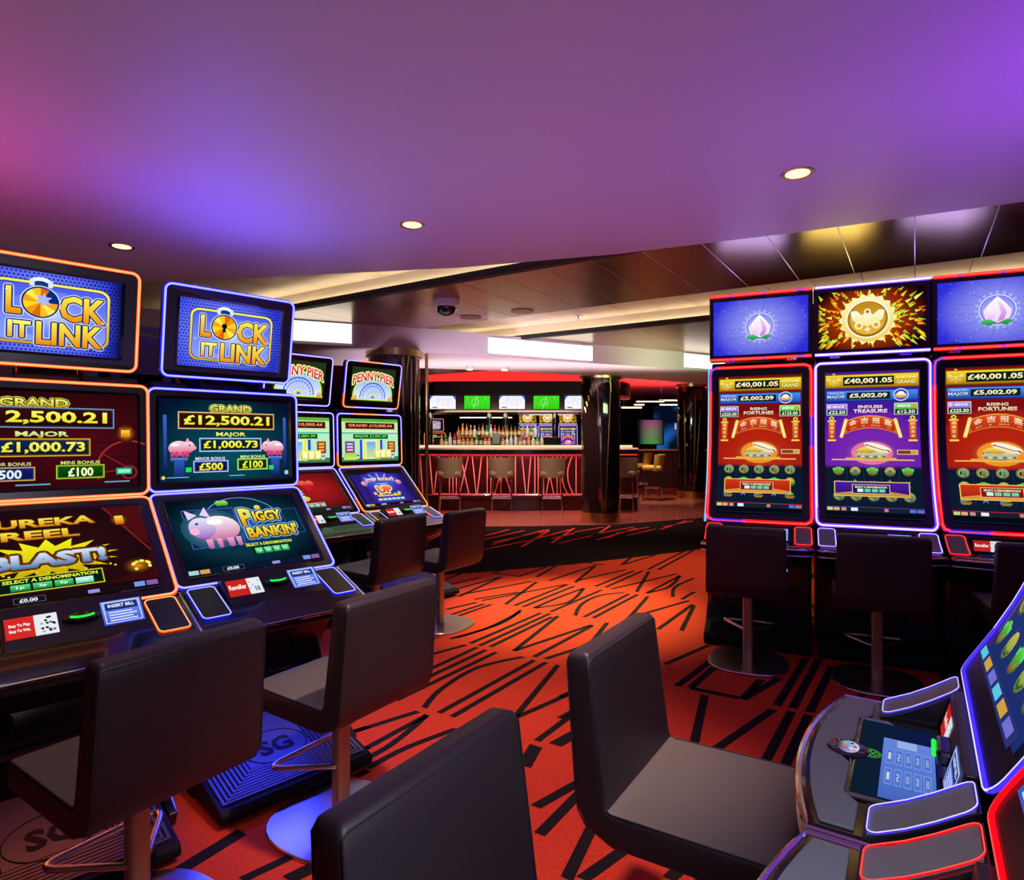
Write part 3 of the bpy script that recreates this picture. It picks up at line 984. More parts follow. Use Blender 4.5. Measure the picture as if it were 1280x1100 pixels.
def art_fair_game(c):
    c.grid(0, 0, 1, 1, 12, 8, lambda u, v: lerp(hx('#4a34c8'), hx('#140a30'), min(1, abs(u - 0.5) * 1.9 + 0.15 * math.cos(u * 40))))
    c.rect(0, 0.9, 1, 1, '#181020')
    c.glow(0.5, 0.66, 0.34, '#60a0ff', '#3a2ab0', ry=0.22)
    for k in range(7):
        c.line([(0.5, 0.6), (0.5 + 0.3 * math.cos(PI * k / 6), 0.68 + 0.24 * math.sin(PI * k / 6))], 0.02, '#90c8ff')

    def wp(x, y):
        return (x, y + 0.07 * (1 - ((x - 0.5) / 0.35) ** 2))
    c.rect(0.2, 0.60, 0.80, 0.74, '#2a60d8', warp=wp)
    for x in (0.19, 0.81):
        c.disc(x, 0.63, 0.05, ('#ffb8d0', '#c05080'), 12)
    c.text('STEP RIGHT', 0.5, 0.67, 0.52, 0.09, ('#ffffff', '#ffb0c8'), bold=0.04, stroke='#a02050', sw=0.008, warp=wp)
    c.text('UP', 0.48, 0.44, 0.26, 0.20, ('#ff8050', '#b81c10'), bold=0.06, stroke='#fff4d0', sw=0.014, stroke2='#e0c020', sw2=0.022)
    for x, y in ((0.28, 0.34), (0.70, 0.32), (0.36, 0.29), (0.62, 0.28)):
        c.star(x, y, 0.018, 0.042, 5, '#f0e840', PI / 2)
    c.rect(0.3, 0.245, 0.7, 0.285, '#e8c830')
    for k in range(6):
        c.rect(0.27 + 0.08 * k, 0.13, 0.335 + 0.08 * k, 0.19, ('#d8ffe8', '#60c890'))
    bottombar(c, '#240c20')


def reels(c, kind, x0=0.06, x1=0.94, y0=0.12, y1=0.33, rows=3, cols=5):
    n = 0
    for j in range(rows):
        for i in range(cols):
            x = x0 + (x1 - x0) * (i + 0.5) / cols
            y = y1 - (y1 - y0) * (j + 0.5) / rows
            k = (i * 3 + j * 5 + kind * 2) % 6
            if k in (0, 3):
                c.disc(x, y, 0.062, ('#8fa080', '#3a4630'), 14)
                c.disc(x, y, 0.050, '#16301c', 14)
                c.ring(x, y, 0.046, 0.012, '#b8c050', 12)
                c.rect(x - 0.012, y - 0.014, x + 0.012, y + 0.014, '#c05030' if k else '#30b890')
            elif k == 1:
                c.text('AK'[kind % 2], x, y, 0.055, 0.035, ('#c8d0ff', '#5058b0'), bold=0.02, stroke='#20204a', sw=0.006)
            elif k == 2:
                c.disc(x, y, 0.055, ('#70d050', '#1c5a20'), 10)
                c.rect(x - 0.06, y + 0.004, x + 0.06, y + 0.02, '#50e060')
                c.disc(x, y - 0.012, 0.03, ('#c89040', '#704010'), 8)
            elif k == 4:
                c.poly([(x - 0.06, y - 0.015), (x + 0.06, y - 0.015), (x + 0.035, y - 0.03), (x - 0.035, y - 0.03)], '#a07838')
                c.poly([(x - 0.02, y - 0.012), (x - 0.01, y + 0.032), (x + 0.05, y - 0.006)], '#68a848')
                c.poly([(x - 0.055, y - 0.012), (x - 0.02, y + 0.024), (x - 0.022, y - 0.012)], '#4a9ad0')
            else:
                c.disc(x, y, 0.056, ('#d0c858', '#4a6a28'), 12)
                c.ring(x, y, 0.045, 0.014, '#2a5a30', 12)
                c.disc(x, y, 0.02, '#7048b0' if kind else '#88b840', 8)


def emblem(c, x, y, r, col):
    """two bats head to head round a coin"""
    c.disc(x, y - 0.1 * r, 0.30 * r, col, 12, ry=0.42 * r)
    c.disc(x, y + 0.55 * r, 0.17 * r, col, 12)
    c.disc(x, y + 0.55 * r, 0.08 * r, '#8a5a10', 8)
    for f in (-1, 1):
        c.poly([(x + f * 0.1 * r, y), (x + f * 0.55 * r, y + 0.42 * r * c.asp), (x + f * 0.85 * r, y + 0.40 * r * c.asp), (x + f * 0.75 * r, y - 0.1 * r * c.asp),
                (x + f * 0.5 * r, y - 0.30 * r * c.asp), (x + f * 0.28 * r, y - 0.25 * r * c.asp)], col)
        c.ring(x + f * 0.42 * r, y - 0.42 * r * c.asp, 0.22 * r, 0.1 * r, col, 12)
    c.star(x, y - 0.65 * r * c.asp, 0.08 * r, 0.2 * r, 4, col)


def art_fortune(c, purple, minor, mini):
    base = (('#43189a', '#5c20b4', '#8a2ab8') if purple else ('#7a0c10', '#a01414', '#d02a10'))

    def bgf(u, v):
        if v < 0.345:
            return hx('#0c1a2e')
        t = min(1, math.hypot((u - 0.5) * 1.2, (v - 0.40) * 2.2))
        return lerp(hx(base[2]), hx(base[0]), t) if t < 0.75 else hx(base[0])
    c.grid(0, 0, 1, 1, 10, 40, bgf)
    # grand bar
    c.rect(0.0, 0.885, 1, 0.985, '#6a4a00')
    c.rect(0.01, 0.892, 0.99, 0.978, ('#f8d830', '#b07c00'))
    c.rect(0.20, 0.903, 0.74, 0.965, '#0c2018')
    c.text('£40,001.05', 0.47, 0.933, 0.51, 0.042, ('#fffde0', '#f0d880'), bold=0.03)
    emblem(c, 0.10, 0.935, 0.09, ('#fff488', '#c89000'))
    c.text('FORTUNE', 0.865, 0.953, 0.2, 0.018, '#fff8a0', bold=0.02)
    c.text('GRAND', 0.865, 0.922, 0.2, 0.026, '#fff8a0', bold=0.03, stroke='#8a5a00', sw=0.005)
    # major bar
    c.rect(0.01, 0.79, 0.99, 0.872, '#102a78')
    c.rect(0.018, 0.796, 0.982, 0.866, ('#4a90f0', '#1c48b0'))
    c.rect(0.24, 0.807, 0.70, 0.855, '#0c2018')
    c.text('£5,002.09', 0.47, 0.830, 0.40, 0.035, ('#fffde0', '#f0e0a0'), bold=0.03)
    c.text('TREASURE', 0.125, 0.852, 0.17, 0.012, '#d8e8ff')
    c.text('MAJOR', 0.125, 0.823, 0.2, 0.028, ('#e0f0ff', '#80b0f0'), bold=0.03, stroke='#102060', sw=0.006)
    c.disc(0.81, 0.832, 0.075, '#1c50c0', 16)
    c.ring(0.81, 0.832, 0.08, 0.012, '#c8e0ff', 18)
    c.disc(0.81, 0.828, 0.06, ('#fff0a0', '#e08000'), 12, ry=0.035)
    c.disc(0.81, 0.842, 0.035, '#fff8d8', 10, ry=0.025)
    # minor / mini
    for x0, x1, cols, name, val in ((0.02, 0.245, ('#b090ff', '#5838b0'), 'MINOR', minor), (0.74, 0.98, ('#80e860', '#208830'), 'MINI', mini)):
        c.rect(x0, 0.695, x1, 0.775, cols)
        c.frame(x0, 0.695, x1, 0.775, 0.006, '#d8e8c8')
        c.text(name, (x0 + x1) / 2 + 0.02 * (1 if x0 < 0.5 else -1), 0.755, 0.13, 0.018, '#f4f0ff', bold=0.03)
        c.rect(x0 + 0.01, 0.698, x1 - 0.01, 0.733, '#08301c')
        c.text(val, (x0 + x1) / 2, 0.7155, 0.18, 0.024, '#f0ffd8', bold=0.02)
    c.disc(0.05, 0.755, 0.022, '#f0c8ff', 10)
    c.disc(0.945, 0.755, 0.022, '#f09040', 10)
    t1, t2 = ('ENDLESS', 'TREASURE') if purple else ('RISING', 'FORTUNES')
    fc = ('#fff0ff', '#e8a8ff') if purple else ('#fff0d0', '#f0a890')
    bk = '#3a0a50' if purple else '#4a0808'
    c.text(t1, 0.49, 0.752, 0.26 if purple else 0.2, 0.022, fc, bold=0.035, stroke=bk, sw=0.008)

    def wp0(x, y):
        return (x, y + 0.006 * ((x - 0.5) / 0.2) ** 2 * 0)
    c.text(t2, 0.49, 0.722, 0.36, 0.026, fc, bold=0.035, stroke=bk, sw=0.008)

    def wp(x, y):
        return (x, y - 0.05 * ((x - 0.49) / 0.3) ** 2)
    # banner scroll with its four characters
    pts = [(0.20 + 0.58 * k / 8, 0.602) for k in range(9)] + [(0.78 - 0.58 * k / 8, 0.692) for k in range(9)]
    c.poly([wp(*p) for p in pts], ('#f0a040', '#c05818'))
    pts = [(0.21 + 0.56 * k / 8, 0.610) for k in range(9)] + [(0.77 - 0.56 * k / 8, 0.684) for k in range(9)]
    c.poly([wp(*p) for p in pts], ('#e04a20', '#a81c10'))
    for i, ch in enumerate('金吉报喜'):
        c.text(ch, 0.305 + 0.123 * i, 0.658, 0.085, 0.042, ('#fff8d8', '#f0c880'), bold=0.012, warp=wp)
    c.text('JIN     JI     BAO     XI', 0.49, 0.622, 0.42, 0.009, '#ffe0a0', warp=wp)
    for f in (-1, 1):
        x = 0.49 + f * 0.29
        c.line([(x + f * 0.02, 0.545), (x - f * 0.03, 0.66)], 0.035, '#ffe890')
        c.disc(x + f * 0.02, 0.545, 0.02, '#ffd860', 8)
        c.disc(x - f * 0.03, 0.66, 0.02, '#ffd860', 8)
    # hanging scrolls
    for x, s in ((0.075, '福寿双全'), (0.925, '财源滚滚')):
        c.disc(x, 0.672, 0.028, '#e8d840', 10)
        c.disc(x, 0.672, 0.013, '#40300a', 8)
        c.rect(x - 0.045, 0.648, x + 0.045, 0.658, '#ffd860')
        c.rect(x - 0.036, 0.52, x + 0.036, 0.65, ('#e86a18', '#b83008'))
        c.rect(x - 0.045, 0.512, x + 0.045, 0.523, '#ffd860')
        for i, ch in enumerate(s):
            c.text(ch, x, 0.634 - 0.029 * i, 0.042, 0.021, '#ffe8a0', bold=0.01)
    # bowl of gold with its glow
    c.glow(0.5, 0.43, 0.30, '#fff0a0', lerp(hx(base[2]), hx(base[0]), 0.45), ry=0.19, n=24)
    c.glow(0.5, 0.43, 0.22, '#ffe860', '#f0901c' if not purple else '#e870a0', ry=0.15)
    c.disc(0.49, 0.425, 0.17, ('#f4f0d0', '#908850'), 18, ry=0.075)
    c.rect(0.33, 0.425, 0.65, 0.438, '#3c5828')
    c.disc(0.47, 0.445, 0.13, ('#ffe060', '#a87010'), 14, ry=0.05)
    c.disc(0.56, 0.468, 0.15, '#f4f4e0', 16, ry=0.045, rot=-0.33)
    c.disc(0.56, 0.462, 0.14, '#a03020', 16, ry=0.03, rot=-0.33)
    c.disc(0.555, 0.455, 0.135, '#f0e8c0', 16, ry=0.022, rot=-0.33)
    for k in range(7):
        c.disc(0.36 + 0.044 * k, 0.405, 0.014, ['#2a6a8a', '#d8d8b0'][k % 2], 8)
    c.rect(0.76, 0.42, 0.97, 0.452, '#e8d8a0')
    c.rect(0.767, 0.424, 0.90, 0.448, '#8a3a10')
    c.rect(0.905, 0.424, 0.962, 0.448, '#d0a030')
    c.rect(0.07, 0.378, 0.93, 0.386, '#f0c060')
    for x0 in (0.22, 0.32, 0.56, 0.66):
        c.rect(x0, 0.384, x0 + 0.09, 0.397, '#e8a840')
    # reels
    for k in range(1, 5):
        c.rect(0.05 + 0.18 * k - 0.004, 0.10, 0.05 + 0.18 * k + 0.004, 0.345, '#2a2440')
    reels(c, 1 if purple else 0, 0.05, 0.95, 0.09, 0.345)
    # denomination plate
    c.rect(0.09, 0.132, 0.87, 0.232, '#f0c860')
    c.rect(0.10, 0.137, 0.86, 0.227, ('#4a1c9a', '#34106a') if purple else ('#d03818', '#a01c0c'))
    c.poly([(0.10, 0.15), (0.30, 0.165), (0.48, 0.155), (0.66, 0.168), (0.86, 0.15), (0.86, 0.137), (0.10, 0.137)], '#e09040' if not purple else '#c09048')
    c.rect(0.28, 0.150, 0.67, 0.212, '#e8d890')
    c.rect(0.286, 0.153, 0.664, 0.209, '#2a1060' if purple else '#8a1408')
    c.text('SELECT A DENOMINATION', 0.475, 0.195, 0.33, 0.013, '#f8f0d0', bold=0.03)
    for k in range(4):
        c.rect(0.335 + 0.075 * k, 0.162, 0.395 + 0.075 * k, 0.183, '#c8fff0' if k == 0 else '#60d8a8')
    c.rect(0, 0.03, 1, 0.062, '#182030')
    c.rect(0, 0.060, 1, 0.063, '#d02838' if not purple else '#5838b8')
    for x0, x1, col in ((0.01, 0.07, '#c8d880'), (0.08, 0.14, '#e8a870'), (0.16, 0.21, '#c89090'), (0.26, 0.33, '#e8f0ff'), (0.6, 0.64, '#d08070'), (0.85, 0.91, '#4a78e0'), (0.92, 0.99, '#b06880' if not purple else '#6868c8')):
        c.rect(x0, 0.036, x1, 0.056, col)
    c.rect(0.0, 0.0, 1, 0.03, '#060a14')


def art_peach_topper(c):
    c.grid(0, 0, 1, 1, 14, 8, lambda u, v: lerp(hx('#aab0ff'), hx('#2a2ad8'), min(1, math.hypot((u - 0.5) * 1.5, (v - 0.5) * 1.2) * 1.25)))
    for k in range(14):
        a = 2 * PI * k / 14 + 0.1
        c.line([(0.5 + 0.19 * math.cos(a), 0.5 + 0.19 * c.asp * math.sin(a)), (0.5 + 0.48 * math.cos(a), 0.5 + 0.44 * math.sin(a) * 1.1)], 0.003, '#4048c0')
    rnd = random.Random(5)
    for k in range(90):
        c.d = 0.003
        c.disc(rnd.random(), rnd.random(), rnd.choice([0.002, 0.003, 0.004]), '#e6e6ff', 5)
    for k in range(20):
        a = 2 * PI * k / 20
        c.d = 0.004
        c.disc(0.5 + 0.175 * math.cos(a), 0.5 + 0.175 * c.asp * math.sin(a), 0.024, '#7a80e8', 8)
        c.disc(0.5 + 0.175 * math.cos(a), 0.5 + 0.175 * c.asp * math.sin(a), 0.018, '#a8acff', 8)
    c.ring(0.5, 0.5, 0.155, 0.008, '#e8e8ff', 26)
    c.ring(0.5, 0.5, 0.138, 0.004, '#5058d0', 26)
    c.disc(0.5, 0.5, 0.13, ('#8a90f0', '#b8bcff'), 24)
    c.poly([(0.5, 0.72), (0.565, 0.61), (0.615, 0.50), (0.60, 0.37), (0.54, 0.30), (0.46, 0.30), (0.40, 0.37), (0.385, 0.50), (0.435, 0.61)], ('#ffffff', '#f4d0ff'))
    c.poly([(0.5, 0.66), (0.55, 0.56), (0.575, 0.45), (0.55, 0.34), (0.50, 0.32), (0.53, 0.45)], ('#f8d8ff', '#c878d8'))
    c.poly([(0.42, 0.56), (0.47, 0.50), (0.48, 0.38), (0.44, 0.33), (0.40, 0.42)], ('#ffffff', '#e8b0f0'))
    c.poly([(0.36, 0.34), (0.43, 0.36), (0.50, 0.30), (0.44, 0.26), (0.38, 0.28)], ('#50d070', '#108040'))
    c.poly([(0.64, 0.33), (0.57, 0.35), (0.50, 0.29), (0.57, 0.26)], ('#40c060', '#108040'))


def art_coin_topper(c):
    c.grid(0, 0, 1, 1, 14, 8, lambda u, v: lerp(hx('#e04a08'), hx('#120406'), min(1, math.hypot((u - 0.47) * 1.9, (v - 0.5) * 1.5))))
    rnd = random.Random(11)
    for k in range(260):
        a, q = rnd.uniform(0, 6.283), rnd.uniform(0.2, 0.60)
        x, y = 0.47 + q * math.cos(a), 0.5 + q * math.sin(a) * c.asp * 0.62
        if not (0.02 < x < 0.98 and 0.03 < y < 0.97):
            continue
        L = 0.03 + 0.09 * q
        dx, dy = math.cos(a) * L, math.sin(a) * L * c.asp
        px, py = -math.sin(a) * 0.016, math.cos(a) * 0.016 * c.asp
        c.d = 0.0015 + 0.00001 * k
        c.poly([(max(0, min(1, x + px)), max(0, min(1, y + py))), (max(0, min(1, x + dx)), max(0, min(1, y + dy))), (max(0, min(1, x - px)), max(0, min(1, y - py)))],
               rnd.choice(['#ffd020', '#f0a010', '#fff060', '#c8e040', '#e86010', '#a8c030']))
    c.star(0.47, 0.5, 0.24, 0.275, 18, '#fff8b0')
    c.disc(0.47, 0.5, 0.245, ('#fff6b8', '#f0d060'), 30)
    c.disc(0.47, 0.5, 0.205, '#fffbe0', 30)
    c.disc(0.47, 0.5, 0.19, ('#d8a028', '#a87010'), 30)
    c.disc(0.47, 0.5, 0.165, ('#c08820', '#e8b840'), 28)
    emblem(c, 0.47, 0.52, 0.19, ('#fffbe8', '#ffe88a'))
    c.ring(0.47, 0.5, 0.18, 0.006, '#7a4c08', 28)


def art_reel_game(c):
    c.grid(0, 0, 1, 1, 6, 20, lambda u, v: lerp(hx('#1c2c6a'), hx('#3a50a0'), v))
    cols5 = 5
    for i in range(1, 5):
        c.rect(i / 5 - 0.004, 0.04, i / 5 + 0.004, 0.70, '#5050a8')
    reels(c, 0, 0.02, 0.98, 0.035, 0.42, 5, 5)
    c.line([(0.02, 0.20), (0.3, 0.36), (0.6, 0.30), (0.98, 0.40)], 0.012, '#e83868')
    c.line([(0.02, 0.32), (0.3, 0.22), (0.6, 0.36), (0.98, 0.24)], 0.012, '#50a8ff')
    for k in range(5):
        c.disc(0.1 + 0.2 * k, 0.47, 0.07, ('#60e8f0', '#1850c0'), 14)
        c.disc(0.1 + 0.2 * k, 0.47, 0.03, '#f0f0a0', 10)
    c.rect(0.02, 0.75, 0.98, 0.97, ('#f0b020', '#a05008'))
    c.rect(0.0, 0.0, 1.0, 0.03, '#283070')
    for k in range(6):
        c.rect(0.03 + 0.16 * k, 0.006, 0.15 + 0.16 * k, 0.024, ['#58c8e0', '#d0a040', '#7070d0'][k % 3])


def art_button_deck(c):
    c.grid(0, 0, 1, 1, 6, 6, lambda u, v: lerp(hx('#0c2230'), hx('#101a50'), u))
    c.rect(0.32, 0.22, 0.97, 0.98, ('#4a70d0', '#6e94f0'))
    for j in range(2):
        for i in range(5):
            x = 0.37 + i * 0.115
            y = 0.62 - j * 0.25
            c.rect(x, y, x + 0.09, y + 0.2, '#88a8ff')
            c.rect(x + 0.008, y + 0.012, x + 0.082, y + 0.188, '#5a80e0')
            c.text(str((1, 5, 10, 20, 50)[i]), x + 0.045, y + 0.10, 0.035, 0.09, '#dbe6ff')
    c.rect(0.5, 0.24, 0.75, 0.34, '#a8c0ff')
    c.ring(0.17, 0.5, 0.15, 0.03, '#3a8a30', 20)
    for k in range(6):
        a = k * PI / 3
        c.ring(0.17 + 0.07 * math.cos(a), 0.5 + 0.07 * math.sin(a) * c.asp, 0.05, 0.016, '#58b040', 10)


def art_money_screen(c):
    c.rect(0, 0, 1, 1, ('#7a9af8', '#3a58d8'))
    c.rect(0.1, 0.60, 0.9, 0.90, '#1c2a78')
    c.text('INSERT BILL', 0.5, 0.78, 0.66, 0.14, '#eef2ff', bold=0.03)
    for k in range(4):
        c.rect(0.16, 0.14 + 0.11 * k, 0.84 - 0.1 * (k % 2), 0.19 + 0.11 * k, '#dfe6ff')
    c.frame(0.05, 0.06, 0.95, 0.95, 0.02, '#eef2ff')


def art_advert(c, words):
    c.rect(0, 0, 0.55, 1, '#d42a24')
    c.rect(0.55, 0, 1, 1, '#e8ecf0')
    for i, t in enumerate(words):
        c.text(t, 0.275, 0.62 - 0.26 * i, 0.40, 0.17, '#ffffff', bold=0.03)
    rnd = random.Random(3)
    for k in range(14):
        c.disc(0.6 + 0.36 * rnd.random(), 0.12 + 0.76 * rnd.random(), 0.035, rnd.choice(['#1c2430', '#4a6a90', '#9ab0c8', '#202020']), 7)


def art_player_card(c):
    c.rect(0, 0, 0.6, 1, '#c82420')
    c.text('Reveller', 0.3, 0.55, 0.5, 0.3, '#fff4f0', bold=0.03)
    c.rect(0.6, 0, 1, 1, '#e4ecf4')
    for x, y in ((0.66, 0.75), (0.74, 0.55), (0.64, 0.35), (0.93, 0.78)):
        c.star(x, y, 0.012, 0.03, 5, '#202830')
    c.text('10', 0.85, 0.3, 0.14, 0.3, '#181c24', bold=0.03)


# ------------------------------------------------------------------ slot machines
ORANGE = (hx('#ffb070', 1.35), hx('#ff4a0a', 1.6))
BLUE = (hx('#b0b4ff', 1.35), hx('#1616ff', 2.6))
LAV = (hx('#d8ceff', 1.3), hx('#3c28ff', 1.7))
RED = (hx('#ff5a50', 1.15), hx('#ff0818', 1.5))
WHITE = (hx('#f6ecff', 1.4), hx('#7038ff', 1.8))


def led_cols(led, base):
    """led: colour pair, or a list of pairs repeated round the loop"""
    if isinstance(led, list):
        return lambda t: led[int(t * len(led) * 3) % len(led)][base]
    return led[base]


def resample(pts, n):
    L = [0.0]
    P = [Vector(p) for p in pts]
    P.append(P[0])
    for i in range(1, len(P)):
        L.append(L[-1] + (P[i] - P[i - 1]).length)
    out = []
    j = 0
    for k in range(n):
        s = L[-1] * k / n
        while L[j + 1] < s:
            j += 1
        t = (s - L[j]) / max(1e-9, L[j + 1] - L[j])
        out.append(P[j].lerp(P[j + 1], t))
    return out


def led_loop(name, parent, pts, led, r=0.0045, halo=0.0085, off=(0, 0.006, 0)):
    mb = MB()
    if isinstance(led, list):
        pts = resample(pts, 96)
    mb.tube([Vector(p) + Vector(off) for p in pts], halo, 6, True, 0, led_cols(led, 1))  # wider glowing tube added as the bloom round the light core
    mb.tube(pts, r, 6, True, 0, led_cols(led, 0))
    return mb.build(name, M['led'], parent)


def panel(name, parent, loc, tilt, W, H, sw, sh, art, led, r=0.03, gain=1.0, thick=0.045, lr=0.0045):
    """rounded display panel with lit edge and picture"""
    mb = MB()
    loops = []
    for d, k in ((0.0, 0.985), (0.006, 1.0), (thick, 1.0)):
        loops.append([(x * k, d, z * k) for x, z in rrect(W, H, r)])
    mb.loft(loops)
    p = mb.build(name, M['bezel'], parent, smooth=30, loc=loc, rot=(math.radians(tilt), 0, 0))
    # raised lip round the sunken glass
    lip = MB()
    a, b = rrect(sw + 0.022, sh + 0.022, 0.012, 2), rrect(sw, sh, 0.004, 2)
    n = len(a)
    lip.add([(x, -0.004, z) for x, z in a] + [(x, -0.0006, z) for x, z in b], [(i, (i + 1) % n, n + (i + 1) % n, n + i) for i in range(n)])
    lip.build('screen_lip', M['black_gloss'], p)
    c = Canvas(lambda x, y, d: ((x - 0.5) * sw, -0.0008 - d * 0.3, (y - 0.5) * sh), sw / sh, gain)
    art(c)
    c.build('screen_image', p)
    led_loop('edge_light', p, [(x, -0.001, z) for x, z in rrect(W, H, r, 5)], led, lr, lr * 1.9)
    return p


def text_mesh(name, s, w, h, mat_, parent, loc, rot, thick=0.002, bold=0.03):
    vs, fs, x0, y0, tw, th = glyphs(s, bold)
    q = [((p[0] - x0) / tw * w - w / 2, (p[1] - y0) / th * h - h / 2) for p in vs]
    mb = MB()
    n = len(q)
    mb.add([(a, b, thick) for a, b in q], fs)
    o = mb.build(name, mat_, parent, loc=loc, rot=rot)
    return o


def foot_plate(root, y0, z0, y1, z1, hw):
    """sloping ribbed foot plate with a round emblem; y0 z0 is the front edge"""
    mb = MB()
    prof = [(y0 + 0.01, 0.016), (y0, 0.025), (y0, z0 - 0.012), (y0 + 0.012, z0), (y1, z1), (y1, 0.0), (y1 - 0.2, 0.0), (y1 - 0.2, 0.016)]
    mb.prism(prof, YZ, -hw, hw)
    f = mb.build('foot_plate', M['rubber_dark'], root, bevel=0.006)
    L = math.hypot(y1 - y0 - 0.02, z1 - z0)
    tl = math.atan2(z1 - z0, y1 - y0 - 0.02)
    cy, cz = (y0 + 0.012 + y1) / 2, (z0 + z1) / 2

    def at(x, v, d):
        return (x, cy + v * math.cos(tl) - d * math.sin(tl), cz + v * math.sin(tl) + d * math.cos(tl))
    rib = MB()
    for k in range(9):
        x1, v0, v1 = hw - 0.02 - 0.016 * k, -L / 2 + 0.02 + 0.014 * k, L / 2 - 0.01
        w = 0.0048
        for sx in (-1, 1):
            a = [(sx * x1, v1), (sx * (x1 - w * 2), v1), (sx * (x1 - w * 2), v0 + w * 2), (sx * x1, v0)]
            rib.prism(a, lambda p, q, t: at(p, q, t), 0.0, 0.006)
        rib.prism([(-x1, v0), (x1, v0), (x1 - w * 2, v0 + w * 2), (-x1 + w * 2, v0 + w * 2)], lambda p, q, t: at(p, q, t), 0.0, 0.006)
    tag(rib.build('ridge', M['rubber'], f), kind='stuff')
    cp = MB()
    x1, v0 = hw - 0.02 - 0.016 * 9, -L / 2 + 0.02 + 0.014 * 9
    cp.prism([(-x1, v0), (x1, v0), (x1, L / 2 - 0.01), (-x1, L / 2 - 0.01)], lambda p, q, t: at(p, q, t), 0.0, 0.005)
    cp.build('centre_pad', M['rubber'], f)
    rg = MB()
    R = min(0.105, L * 0.42)
    rg.tube([at(R * 1.15 * math.cos(2 * PI * i / 32), -0.005 + R * 0.95 * math.sin(2 * PI * i / 32), 0.006) for i in range(32)], 0.0018, 5, True)
    rg.build('emblem_ring', M['rubber_dark'], f)
    e = text_mesh('emblem_letters', 'SG', R * 1.25, R * 0.85, M['rubber_dark'], f, at(0, -0.005, 0.0045), (tl, 0, 0), 0.002, 0.04)
    return f


def return_glow(root, ang, loc, glow):
    """the coloured lamp under the deck that lights the foot plate"""
    if not glow:
        return
    a = math.radians(ang)
    p = (loc[0] + 0.60 * math.sin(a) - 0.09 * math.cos(a), loc[1] - 0.60 * math.cos(a) - 0.09 * math.sin(a))
    q = (loc[0] + 0.85 * math.sin(a) - 0.09 * math.cos(a), loc[1] - 0.85 * math.cos(a) - 0.09 * math.sin(a), 0.05)
    lamp('under_lamp', 'AREA', (p[0], p[1], 0.44), glow[0], glow[1], 0.45, q, size_y=0.05)


